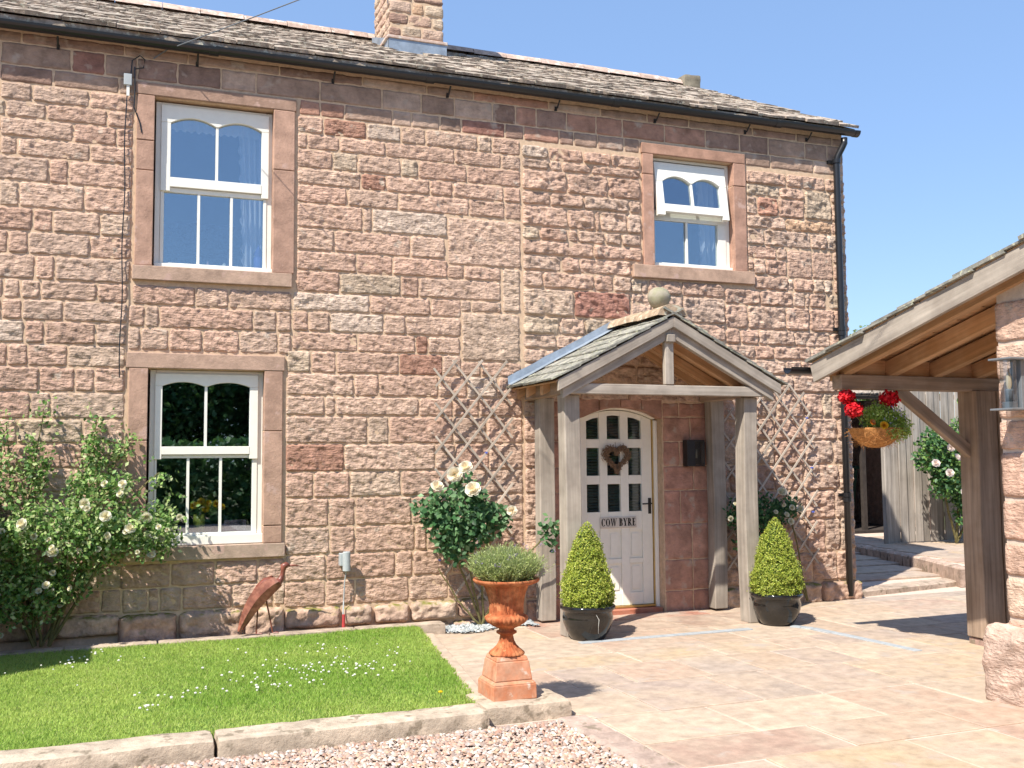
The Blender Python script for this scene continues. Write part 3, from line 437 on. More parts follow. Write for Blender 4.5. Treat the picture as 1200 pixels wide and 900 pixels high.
for i in range(28):   # rounded edging setts of the upper terrace
    y0 = .2+i*.2; a = kerb2(y0); b = kerb2(y0+.19)
    slab('edging_sett', [(a-.09, y0), (a+.1, y0), (b+.1, y0+.19), (b-.09, y0+.19)], .0, .224, M_KERB, sidep, tint=np.array((.46, .34, .27))*random.uniform(.85, 1.15), bev=.03)
for r in range(6):
    for q in range(7):
        y0 = .5+r*.62+q*.06; x0 = kerb2(y0+.3)+.14+q*.62
        slab('terrace_flag', [(x0, y0), (x0+.6, y0+.06), (x0+.6, y0+.66), (x0, y0+.6)], .1, .226, M_FLAG, sidep, tint=np.array(random.choice(FPAL))*random.uniform(.9, 1.05))
# slate drainage channel
ch = [(3.6, -1.235), (5.30, -1.215)]; ch2 = [(5.72, -1.24), (5.81, -1.42), (5.86, -1.95), (5.90, -2.62)]
chan = tag(bpy.data.objects.new('drain_channel', None), kind='structure'); COL.objects.link(chan)
def strip(a, b, w, n):
    a = Vector((*a, 0)); b = Vector((*b, 0)); d = (b-a)/n; s = Vector((-d.y, d.x, 0)).normalized()*w/2
    for i in range(n):
        p = a+d*i; q = p+d
        slab('channel_brick', [tuple((p-s)[:2]), tuple((q-s)[:2]), tuple((q+s)[:2]), tuple((p+s)[:2])], -.03, .009, M_CHAN, chan, bev=.003, gap=.003)
strip(ch[0], ch[1], .085, 8)
for a, b in zip(ch2[:-1], ch2[1:]): strip(a, b, .085, 2)

# rounded cobble edging between the gravel and the paving
for i in range(22):
    y1 = -3.43-i*.2; x = 2.46+i*.004
    slab('edging_cobble', [(x-.06, y1-.19), (x+.17, y1-.19), (x+.17, y1), (x-.06, y1)], -.06, .030, M_KERB, paving, tint=np.array((.46, .35, .29))*random.uniform(.88, 1.08), bev=.03)

# ================================================================== lawn, kerbs, gravel
lawn = tag(bpy.data.objects.new('lawn', None), kind='structure'); COL.objects.link(lawn)
def lawnr(y): return 2.435+(y+.35)*.150
LY0, LY1, LZ = -3.2, -.34, .075
V = [(-6, LY0, LZ), (lawnr(LY0), LY0, LZ), (lawnr(LY1), LY1, LZ), (-6, LY1, LZ)]
V += [(p[0], p[1], -.05) for p in V]
np_obj('turf', V, [(0, 1, 2, 3), (4, 5, 1, 0), (5, 6, 2, 1), (6, 7, 3, 2)], M_TURF, lawn)
def grass(n):
    x = rng.uniform(-1.9, 2.45, n*2); yv = rng.uniform(LY0-.03, LY1+.03, n*2)
    dens = .55+.45*vnoise(x*3, yv*3, 4); k = (x < lawnr(yv)+.015+.03*vnoise(yv*20, yv*0, 3)) & (rng.random(n*2) < dens); x = x[k][:n]; yv = yv[k][:n]; n = len(x)
    edge = np.clip((x-lawnr(yv)+.2)/.2, 0, 1)
    h = rng.uniform(.012, .030, n)*(.75+.5*vnoise(x*5, yv*5, 9)); az = rng.uniform(0, 2*np.pi, n); lean = rng.uniform(.1, .9, n)*h
    w = rng.uniform(.0014, .0028, n); la = rng.uniform(0, 2*np.pi, n)
    b = np.stack([x, yv, np.full(n, LZ-.004)], 1); s = np.stack([np.cos(az)*w, np.sin(az)*w, 0*w], 1)
    t = b+np.stack([np.cos(la)*lean, np.sin(la)*lean, h], 1); m = b+np.stack([np.cos(la)*lean*.35, np.sin(la)*lean*.35, h*.6], 1)
    V = np.stack([b-s, b+s, m+s*.8, t, m-s*.8], 1).reshape(-1, 3)
    F = (np.arange(n)*5)[:, None]+np.array([[0, 1, 2, 3, 4]])
    c0 = np.array((.24, .41, .06)); c1 = np.array((.48, .58, .16)); c2 = np.array((.46, .48, .2))
    q = np.clip(vnoise(x*1.6, yv*1.6, 1)*.75-.1+vnoise(x*14, yv*14, 8)*.3+rng.uniform(-.1, .35, n), 0, 1)[:, None]; T = c0*(1-q)+c1*q
    dry = (rng.random(n) < .06)[:, None]; T = np.where(dry, c2, T); T = np.repeat(T, 5, 0)
    np_obj('grass_blades', V, F, M_GRASS, lawn, tint=T)['kind'] = 'stuff'
grass(200000)
# clover heads and daisies scattered in the turf (small, countless)
V = []; F = []
def blob(c, r, sq=.8):
    n = len(V); 
    for k, (a, b) in enumerate([(0, -1)]+[(t, -.2) for t in range(5)]+[(t+.5, .5) for t in range(5)]+[(0, 1)]):
        rr = 0 if abs(b) == 1 else r*math.sqrt(1-b*b); V.append((c[0]+rr*math.cos(a*1.2566), c[1]+rr*math.sin(a*1.2566), c[2]+b*r*sq))
    for t in range(5):
        a, b = 1+t, 1+(t+1) % 5; e, f = 6+t, 6+(t+1) % 5
        F.extend([(n, n+b, n+a), (n+a, n+b, n+e), (n+b, n+f, n+e), (n+e, n+f, n+11)])
for cx, cy, nn, sp in [(1.25, -1.9, 40, .22), (.95, -2.25, 26, .2), (.35, -2.35, 14, .12), (1.55, -2.05, 24, .18), (-.25, -.95, 12, .12), (1.3, -1.3, 10, .25), (1.45, -1.1, 6, .2), (2.0, -1.5, 5, .3), (.15, -2.6, 8, .08), (.8, -1.7, 10, .3), (.2, -1.6, 5, .4), (-.1, -.75, 8, .1)]:
    for _ in range(nn):
        px_, py_ = random.gauss(cx, sp), random.gauss(cy, sp*.8)
        if LY0+.1 < py_ < LY1-.1 and px_ < lawnr(py_)-.1: blob((px_, py_, LZ+random.uniform(.03, .045)), random.uniform(.006, .011))
np_obj('clover_flowers', V, F, M_PETAL, lawn, tint=np.array((.75, .74, .68)))['kind'] = 'stuff'
V = []; F = []; blob((1.86, -2.95, LZ+.045), .016, .5)
dnd = thing('dandelion', 'single small yellow dandelion flower in the lawn near its front right corner', 'flower', (1.86, -2.95, LZ))
np_obj('flower_head', V, F, M_PETAL, dnd, tint=np.array((.75, .5, .02)))
m = MB(); m.tube([(1.86, -2.95, LZ), (1.862, -2.95, LZ+.04)], .0018, 5); m.build('stem', M_STEM, dnd)

kerb = thing('stone_kerb', 'low kerb of long worn sandstone blocks along the front of the lawn', 'kerb', (.4, -3.4, 0))
def rough_block(name, x0, x1, y0, y1, z0, z1, m, parent, tint, step=.035, amp=.014, rnd=.02, seed=0, skew=0.):
    """block with an uneven top and sides, built as a closed grid"""
    nx = max(2, int((x1-x0)/step)); ny = max(2, int((y1-y0)/step)); nz = max(2, int((z1-z0)/step))
    V = []; F = []; T = []
    def face(fn, nu, nv):
        n = len(V)
        for j in range(nv+1):
            for i in range(nu+1): V.append(fn(i/nu, j/nv))
        for j in range(nv):
            for i in range(nu): a = n+j*(nu+1)+i; F.append((a, a+1, a+nu+2, a+nu+1))
    X = lambda t: x0+(x1-x0)*t; Y = lambda t: y0+(y1-y0)*t; Z = lambda t: z0+(z1-z0)*t
    face(lambda u, v: (X(u), Y(v), z1), nx, ny); face(lambda u, v: (X(u), Y(1-v), z0), nx, ny)
    face(lambda u, v: (X(u), y0, Z(v)), nx, nz); face(lambda u, v: (X(1-u), y1, Z(v)), nx, nz)
    face(lambda u, v: (x1, Y(u), Z(v)), ny, nz); face(lambda u, v: (x0, Y(1-u), Z(v)), ny, nz)
    A = np.array(V); c = np.array([(x0+x1)/2, (y0+y1)/2, (z0+z1)/2]); hs = np.array([(x1-x0)/2, (y1-y0)/2, (z1-z0)/2])
    q = A-c; inner = np.clip(q, -(hs-rnd), hs-rnd); d = q-inner; ln = np.linalg.norm(d, axis=1, keepdims=True); nn = np.where(ln > 1e-6, d/np.maximum(ln, 1e-6), 0)
    A = c+inner+nn*np.minimum(ln, rnd)
    s = seed+random.randint(0, 999)
    disp = fbm(A[:, 0]*9+A[:, 2]*7, A[:, 1]*9+A[:, 2]*11, s, 3)*2*amp
    A = A+nn*disp[:, None]
    T = np.array(tint)[None]*(1+fbm(A[:, 0]*6+A[:, 2]*9, A[:, 1]*7, s+4, 3)*.5)[:, None]
    A[:, 1] += skew*(A[:, 0]-x0)
    return np_obj(name, A, np.array(F), m, parent, tint=T, smooth=True)
for x0, x1, sk in ((-3.6, -1.9, 0), (-1.89, -.62, 0), (-.61, .485, 0), (.495, 2.0, 0), (1.93, 2.56, 0)):
    y0, y1 = (-3.475, -3.215) if x0 < 1.9 else (-3.37, -2.96)
    if x0 > 1.9: x0 = 2.01
    rough_block('kerb_stone', x0, x1, y0, y1, -.12, .105 if x0 < 2 else .098, M_KERB, kerb, np.array((.50, .41, .315))*random.uniform(.93, 1.05), rnd=.022, amp=.008)
edg = thing('lawn_edging', 'narrow pale stone edging strip between the lawn and the foot of the house wall', 'edging', (0, -.27, 0))
x = -3.
while x < 2.7:
    w = random.uniform(.5, .95); w = min(w, 2.72-x) if 2.72-x-w < .2 else w
    rough_block('edging_stone', x+.005, x+w-.005, -.335, -.16, -.05, .095+random.uniform(-.005, .005), M_KERB, edg, np.array((.46, .37, .29))*random.uniform(.9, 1.05), rnd=.012, amp=.005); x += w
# pink-buff border strip along the right side of the lawn
for i in range(5):
    ya, yb = -.36-i*.56, -.36-(i+1)*.56+.008
    slab('border_stone', [(lawnr(yb)+.015, yb), (lawnr(yb)+.165, yb), (lawnr(ya)+.165, ya), (lawnr(ya)+.015, ya)], -.05, .022, M_FLAG, paving, tint=np.array((.54, .42, .32))*random.uniform(.95, 1.05))
def pebbles(name, n, xr, yr, z, pal, m, parent, smin, smax, keep=None):
    x = rng.uniform(*xr, n); yv = rng.uniform(*yr, n)
    if keep is not None: k = keep(x, yv); x = x[k]; yv = yv[k]; n = len(x)
    base = np.array([(1, 0, 0), (.5, .87, 0), (-.5, .87, 0), (-1, 0, 0), (-.5, -.87, 0), (.5, -.87, 0), (.45, .3, .62), (-.5, .25, .6), (.05, -.5, .66)])
    Fb = np.array([(0, 1, 6), (1, 2, 6), (2, 7, 6), (2, 3, 7), (3, 4, 7), (4, 8, 7), (4, 5, 8), (5, 0, 8), (0, 6, 8), (6, 7, 8)])
    s = rng.uniform(smin, smax, n); a = rng.uniform(0, 2*np.pi, n); asp = rng.uniform(.55, 1, n)
    B = base[None]*(1+rng.uniform(-.22, .22, (n, 9, 3)))
    X = B[:, :, 0]*s[:, None]; Y = B[:, :, 1]*(s*asp)[:, None]; Z = B[:, :, 2]*(s*rng.uniform(.6, 1.1, n))[:, None]
    tl = rng.uniform(-.5, .5, n)[:, None]; Z = Z+X*tl
    V = np.stack([x[:, None]+X*np.cos(a)[:, None]-Y*np.sin(a)[:, None], yv[:, None]+X*np.sin(a)[:, None]+Y*np.cos(a)[:, None], z+rng.uniform(-.004, .012, n)[:, None]+Z], -1).reshape(-1, 3)
    F = ((np.arange(n)*9)[:, None, None]+Fb[None]).reshape(-1, 3)
    T = np.repeat(np.array(pal)[rng.integers(0, len(pal), n)]*rng.uniform(.8, 1.15, n)[:, None], 9, 0)
    o = np_obj(name, V, F, m, parent, tint=T); o['kind'] = 'stuff'; return o
GP = [tuple(.86*v for v in c) for c in [(.52, .36, .28), (.58, .43, .34), (.46, .28, .21), (.60, .50, .42), (.40, .30, .25), (.66, .60, .54), (.55, .38, .26), (.48, .40, .36)]]
pebbles('gravel', 24000, (-.9, 2.45), (-5.2, -3.5), .010, GP, M_GRAVEL, None, .007, .019, keep=lambda x, y: (x < 2.42))
pebbles('slate_chippings', 1700, (2.72, 3.62), (-.42, -.02), .012, [(.33, .36, .37), (.42, .44, .44), (.27, .30, .31), (.5, .5, .47)], M_CHIP, None, .009, .02, keep=lambda x, y: (y > -.33-.1*np.sin(x*7)))

# ================================================================== COTTAGE
cot = thing('cottage', 'two-storey red sandstone cottage with cream windows and a weathered stone slate roof', 'house', (3, 0, 0))
# wall core with real openings (cells of a grid), faced by separate stones
XO = [(-3.2, None)]; OP = [(.215, 1.225, 3.195, 4.675), (.2, 1.165, .825, 2.325), (5.062, 6.035, 3.5, 4.665), (4.18, 5.122, -.14, 2.10)]
xs = sorted({-3.2, 7.49}|{o[0] for o in OP}|{o[1] for o in OP}); zs = sorted({-.14, 5.16}|{o[2] for o in OP}|{o[3] for o in OP})
V = []; F = []
def quad(*p): n = len(V); V.extend(p); F.append((n, n+1, n+2, n+3))
inop = lambda x, z: any(o[0] < x < o[1] and o[2] < z < o[3] for o in OP)
for a, b in zip(xs[:-1], xs[1:]):
    for c, d in zip(zs[:-1], zs[1:]):
        if not inop((a+b)/2, (c+d)/2):
            quad((a, 0, c), (b, 0, c), (b, 0, d), (a, 0, d)); quad((b, .5, c), (a, .5, c), (a, .5, d), (b, .5, d))
for x0, x1, z0, z1 in OP:
    quad((x0, 0, z0), (x0, 0, z1), (x0, .5, z1), (x0, .5, z0)); quad((x1, 0, z1), (x1, 0, z0), (x1, .5, z0), (x1, .5, z1))
    quad((x0, 0, z1), (x1, 0, z1), (x1, .5, z1), (x0, .5, z1)); quad((x0, 0, z0), (x0, .5, z0), (x1, .5, z0), (x1, 0, z0))
np_obj('wall', V, F, M_MORTAR, cot)
def gable(x0, x1, name):
    m = MB(); P = [(0.501 if x0 < 0 else .02, -.14), (6.5, -.14), (6.5, 5.12), (3.25, 6.72), (.501 if x0 < 0 else .02, 5.12)]
    n = len(P); vs = [(x0, p, z) for p, z in P]+[(x1, p, z) for p, z in P]
    m.add(vs, [tuple(range(n)), tuple(range(2*n-1, n-1, -1))]+[(i, i+n, (i+1) % n+n, (i+1) % n) for i in range(n)])
    m.build(name, M_STONE, cot, tint=np.array((.44, .30, .24)))
gable(7.1, 7.47, 'gable_wall'); gable(-3.6, -3.2, 'gable_wall')
m = MB(); m.box(-3.2, 7.1, 6.1, 6.5, -.14, 5.15); m.build('rear_wall', M_STONE, cot, tint=np.array((.44, .30, .24)))
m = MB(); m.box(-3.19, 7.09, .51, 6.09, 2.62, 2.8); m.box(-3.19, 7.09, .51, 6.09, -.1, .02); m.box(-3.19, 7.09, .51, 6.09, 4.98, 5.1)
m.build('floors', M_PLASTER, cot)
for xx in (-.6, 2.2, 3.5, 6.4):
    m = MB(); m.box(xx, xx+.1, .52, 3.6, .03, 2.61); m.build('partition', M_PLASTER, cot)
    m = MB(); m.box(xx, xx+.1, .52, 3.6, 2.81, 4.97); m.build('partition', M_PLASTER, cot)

STONES = [tuple(int(q) for q in s.split(',')) for s in STONE_TXT.split(';')]
STONES = [(a/1000, b/1000, c/1000, d/1000, k, t) for a, b, c, d, k, t in STONES]
wall_stones(STONES, cot, lambda a, d, z: np.stack([a, -d, z], 1), 290)

# quoins seen on the end wall edge
def dressed(name, poly, y0, y1, parent, tint=(.43, .235, .18), bevel=.006):
    m = MB(); m.prism(poly, y0, y1); return m.build(name, M_DRESS, parent, bevel=bevel, seg=2, tint=np.array(tint)*random.uniform(.92, 1.08))
def rect(a, b, c, d): return [(a, c), (b, c), (b, d), (a, d)]
def surround(xo0, xi0, xi1, xo1, lint, sill, cuts, tints):
    (lx0, lx1, lz0, lz1), (sx0, sx1, sz0, sz1) = lint, sill
    dressed('lintel', rect(lx0, lx1, lz0, lz1), -.028, .2, cot, tints[0]); dressed('sill', rect(sx0, sx1, sz0, sz1), -.045, .2, cot, tints[1])
    for (a, b), cc in (((xo0, xi0), cuts[0]), ((xi1, xo1), cuts[1])):
        zz = [sz1]+cc+[lz0]
        for c, d in zip(zz[:-1], zz[1:]): dressed('jamb_stone', rect(a, b, c+.003, d-.003), -.026+random.uniform(-.002, .002), .2, cot, tints[2])
surround(.075, .218, 1.222, 1.408, (.062, 1.42, 4.678, 4.785), (.06, 1.39, 3.075, 3.197), [[4.02, 4.28], [4.13]], [(.36, .235, .175), (.43, .30, .225), (.43, .27, .20)])
surround(.052, .203, 1.162, 1.32, (.03, 1.335, 2.328, 2.458), (.03, 1.347, .712, .828), [[.95, 1.72], [.98, 1.8]], [(.42, .285, .215), (.40, .295, .225), (.42, .27, .20)])
surround(4.94, 5.065, 6.032, 6.185, (4.93, 6.18, 4.668, 4.777), (4.81, 6.262, 3.368, 3.503), [[4.45], [4.42]], [(.42, .245, .175), (.44, .295, .215), (.44, .26, .19)])

# ---- windows
def arc_head(xa, xb, zs_, za, n=10):
    """points of the arched top of one light, from right to left"""
    return [(xb+(xa-xb)*i/n, zs_+(za-zs_)*(1-(2*i/n-1)**2)) for i in range(n+1)]
def window(o, outer, sillz, up, lo, curtain=None, tilt=0.):
    X0, X1, Z0, Z1 = outer
    m = MB(); fw = .045
    m.prism(rect(X0, X0+fw, sillz, Z1), .075, .15); m.prism(rect(X1-fw, X1, sillz, Z1), .075, .15); m.prism(rect(X0+fw+.001, X1-fw-.001, Z1-.03, Z1), .076, .15)
    win = m.build('window', M_WHITE, cot, bevel=.003)
    m = MB(); m.prism(rect(X0+.0, X1+.012, Z0, sillz-.001), .03, .15); m.build('window_sill', M_WHITE, win, bevel=.004, seg=2)
    # upper sash with arched lights
    sx0, sx1, sz0, sz1, ox0, ox1, oz0, zsp, zar, barx = up
    m = MB(); yf, yb = .05, .10
    xm0, xm1 = barx-.011, barx+.011
    head = [(sx0, sz1), (sx0, zsp)]+[(ox0, zsp)]+list(reversed(arc_head(ox0, xm0, zsp, zar)))[1:]+[(xm1, zsp)]+list(reversed(arc_head(xm1, ox1, zsp, zar)))[1:]+[(sx1, zsp), (sx1, sz1)]
    m.prism(list(reversed(head)), yf, yb)
    m.prism(rect(sx0, ox0, sz0-.04, zsp-.0005), yf+.001, yb); m.prism(rect(ox1, sx1, sz0-.04, zsp-.0005), yf+.001, yb)
    m.prism(rect(ox0+.0005, ox1-.0005, sz0, oz0), yf-.002, yb)
    sash = m.build('upper_sash', M_WHITE, win, bevel=.0025)
    m = MB(); m.prism(rect(xm0, xm1, oz0+.0005, zsp-.0005), yf+.008, yf+.028); bar = m.build('glazing_bar', M_WHITE, win)
    m = MB(); m.prism(rect(ox0-.01, xm0, oz0-.01, zar+.02), yf+.030, yf+.034); p1 = m.build('pane', M_GLASS, win)
    m = MB(); m.prism(rect(xm1, ox1+.01, oz0-.01, zar+.02), yf+.030, yf+.034); p2 = m.build('pane', M_GLASS, win)
    if tilt:
        piv = Vector(((sx0+sx1)/2, yf+.02, sz1)); Rm = Matrix.Rotation(-tilt, 4, 'X')
        for ob in (sash, bar, p1, p2):
            w = wloc(ob); nw = piv+Rm.to_3x3() @ (w-piv); ob.location = ob.location+(nw-w); ob.rotation_euler = Rm.to_euler()
        m = MB(); m.prism(rect(sx0-.005, sx1+.005, sz0-.02, sz0+.045), .08, .14)
        m.prism(rect(sx0-.01, sx0+.02, sz0+.046, sz1), .085, .14); m.prism(rect(sx1-.02, sx1+.01, sz0+.046, sz1), .085, .14); m.build('mullion', M_WHITE, win)
    lx0, lx1, lz0, lz1, bars = lo
    m = MB(); m.prism(rect(X0+fw+.001, X1-fw-.001, lz1+.001, sz0-.003 if not tilt else sz0-.02), .074, .14); m.build('transom', M_WHITE, win, bevel=.002)
    sz0 = lz1+.002
    m = MB(); yf = .068
    m.prism(rect(X0+fw+.001, lx0, sillz+.001, sz0-.001), yf, .13); m.prism(rect(lx1, X1-fw-.001, sillz+.001, sz0-.001), yf, .13)
    m.prism(rect(lx0+.0005, lx1-.0005, sillz+.001, lz0), yf-.002, .13)
    if lz1 < sz0-.004: m.prism(rect(lx0+.0005, lx1-.0005, lz1, sz0-.001), yf-.002, .13)
    m.build('lower_sash', M_WHITE, win, bevel=.0025)
    ed = [lx0]+bars+[lx1]
    for b in bars:
        m = MB(); m.prism(rect(b-.011, b+.011, lz0+.0005, sz0-.002), yf+.006, yf+.026); m.build('glazing_bar', M_WHITE, win)
    for a, b in zip(ed[:-1], ed[1:]):
        m = MB(); m.prism(rect(a+.002, b-.002, lz0-.005, sz0), yf+.028, yf+.032); m.build('pane', M_GLASS, win)
    return win
def curtain(x0, x1, z0, z1, yv, parent, folds=5, frill=.02):
    n = 60; mz = 24; V = []; F = []
    for j in range(mz+1):
        for i in range(n+1):
            t = i/n; z = z0+(z1-z0)*j/mz; x = x0+(x1-x0)*t+(frill*math.sin(j*2.6) if i == 0 else 0)-(.05*(j/mz)*(1-t))
            V.append((x, yv+.03*math.sin(t*folds*2*math.pi)+.006*math.sin(j*.9+t*9), z))
    for j in range(mz):
        for i in range(n): a = j*(n+1)+i; F.append((a, a+1, a+n+2, a+n+1))
    return np_obj('curtain', V, F, M_CURT, parent, smooth=True)
w1 = window('upper left', (.232, 1.222, 3.18, 4.66), 3.238, (.275, 1.19, 3.915, 4.632, .355, 1.128, 3.998, 4.48, 4.535, .7425), (.308, 1.15, 3.25, 3.87, [.596, .873]))
curtain(1.0, 1.2, 3.24, 4.52, .27, w1); 
m = MB()
V = []; F = []
for i in range(61):
    t = i/60; x = .3+.9*t; V += [(x, .24+.012*math.sin(t*60), 4.47+.012*math.sin(t*90)), (x, .24+.012*math.sin(t*60), 4.66)]
for i in range(60): F.append((2*i, 2*i+2, 2*i+3, 2*i+1))
np_obj('lace_pelmet', V, F, M_CURT, w1)
m = MB(); m.lathe([(.0, 0), (.018, 0), (.014, .03), (.006, .06), (.0, .085)], 12, (.69, .22, 3.24)); m.build('pink_ornament', M_PINK, w1, smooth=True)
m = MB(); m.lathe([(.0, 0), (.03, 0), (.02, .02), (.008, .03), (.018, .05), (0, .065)], 12, (.83, .22, 3.24)); m.build('white_ornament', M_WHITE, w1, smooth=True)
m = MB(); m.lathe([(.045, 0), (.05, .12), (.03, .15), (.045, .16), (.0, .25)], 14, (1.13, .23, 3.24)); m.build('blue_topped_ornament', M_BLUEO, w1, smooth=True)
w2 = window('lower left', (.222, 1.163, .832, 2.322), .912, (.262, 1.118, 1.60, 2.292, .322, 1.048, 1.668, 2.185, 2.222, .6785), (.285, 1.075, .93, 1.568, [.54, .809]))
w3 = window('upper right', (5.07, 6.03, 3.503, 4.662), 3.545, (5.11, 5.965, 4.065, 4.61, 5.195, 5.885, 4.15, 4.40, 4.465, 5.54), (5.122, 5.885, 3.558, 4.005, [5.505]), tilt=math.radians(9))
curtain(5.82, 5.98, 3.55, 4.62, .3, w3, folds=3)
curtain(5.13, 5.25, 3.55, 4.62, .42, w3, folds=3)
# flowers in a lime vase on the inner sill of the lower window
vs = thing('flower_vase', 'lime yellow vase of yellow flowers standing inside the ground floor window', 'vase', (.65, .26, .93))
m = MB(); m.lathe([(.0, 0), (.045, 0), (.05, .15), (.046, .15), (.044, .02)], 18, (.65, .26, .93)); m.build('vase', M_VASE, vs, smooth=True)
VFL = vs
ib = thing('windowsill_box', 'small purple-grey box standing on the right of the ground floor window sill', 'box', (.95, .26, .93))
m = MB(); m.box(.86, 1.05, .21, .31, .93, 1.02); m.build('box_body', mat('purple_grey_card', (.16, .12, .17), var=.1, bump=.05), ib, bevel=.004)

# ---- door
DA = lambda x: 1.925+.115*max(0, 1-((x-4.665)/.455)**2)      # soffit of the arch
AX = [4.18+.942*i/16 for i in range(17)]
for i0, i1 in ((0, 4), (4, 8), (8, 12), (12, 16)):
    P = [(AX[i], DA(AX[i])+.004) for i in range(i0, i1+1)]; P[0] = (P[0][0]+.003, P[0][1]); P[-1] = (P[-1][0]-.003, P[-1][1])
    m = MB(); m.prism(P+[(P[-1][0], 2.125), (P[0][0], 2.125)], -.012, .3); m.build('arch_stone', M_STONE_S, cot, tint=np.array((.38, .22, .165))*random.uniform(.9, 1.1), bevel=.004)
m = MB()
m.prism(rect(4.185, 4.262, .03, 1.92), .10, .2); m.prism(rect(5.084, 5.12, .03, 1.92), .10, .2)
o_ = [(x, DA(x)+.026) for x in AX]; i_ = [(4.262+(5.084-4.262)*i/16, DA(4.262+(5.084-4.262)*i/16)-.012) for i in range(17)]
m.prism(o_+list(reversed(i_)), .101, .2)
df = m.build('door_frame', M_DOORP, cot, bevel=.003)
m = MB(); m.prism(rect(5.078, 5.0835, .05, 1.94), .125, .16); m.prism(rect(4.27, 5.077, .045, .062), .11, .2); m.build('brass_weather_strip', M_BRASS, df)
top = lambda x: DA(x)-.018
m = MB()
cols = [(4.266, 4.342), (4.486, 4.573), (4.72, 4.81), (4.962, 5.076)]; panes_x = [(4.342, 4.486), (4.573, 4.72), (4.81, 4.962)]
for a, b in cols: m.prism([(a, .065), (b, .065), (b, top(b)-.001), (a, top(a)-.001)], .148, .19)
for a, b in panes_x:
    for c, d in ((.066, .19), (.48, .53), (.81, 1.0), (1.277, 1.364), (1.642, 1.73)): m.prism(rect(a+.0005, b-.0005, c, d), .150, .188)
    zt = [min(1.985, top(a)-.055), min(1.985, top((a+b)/2)-.05), min(1.985, top(b)-.055)]
    m.prism([(a+.0005, zt[0]), ((a+b)/2, zt[1]), (b-.0005, zt[2]), (b-.0005, top(b)-.002), ((a+b)/2, top((a+b)/2)-.002), (a+.0005, top(a)-.002)], .150, .188)
    for c, d in ((.19, .48), (.53, .81)):
        m.prism(rect(a+.0006, b-.0006, c, d), .166, .186); m.prism(rect(a+.03, b-.03, c+.03, d-.03), .157, .1655)
door = m.build('door', M_DOORP, cot, bevel=.0025)
for a, b in panes_x:
    for c, d in ((1.0, 1.277), (1.364, 1.642), (1.73, 1.99)):
        m = MB(); m.prism(rect(a-.004, b+.004, c-.004, d+.004), .172, .176); m.build('pane', M_GLASSD, door)
m = MB()
for k in range(36):
    z = .99+k*.029
    if z < 2.02: m.beam((4.33, .215, z), (4.97, .215, z), .03, .002, side=(0, .8, .6))
m.build('blind', M_BLIND, door, kind='stuff')
m = MB(); m.prism(rect(5.028, 5.062, .97, 1.13), .142, .15); m.tube([(5.045, .145, 1.075), (5.045, .105, 1.075), (5.03, .098, 1.075), (4.94, .10, 1.073)], .008, 8); m.build('door_handle', M_IRON, door, bevel=.002)
m = MB(); m.box(4.19, 5.11, .02, .48, -.02, .04); m.build('threshold', M_TILE, cot, bevel=.004)
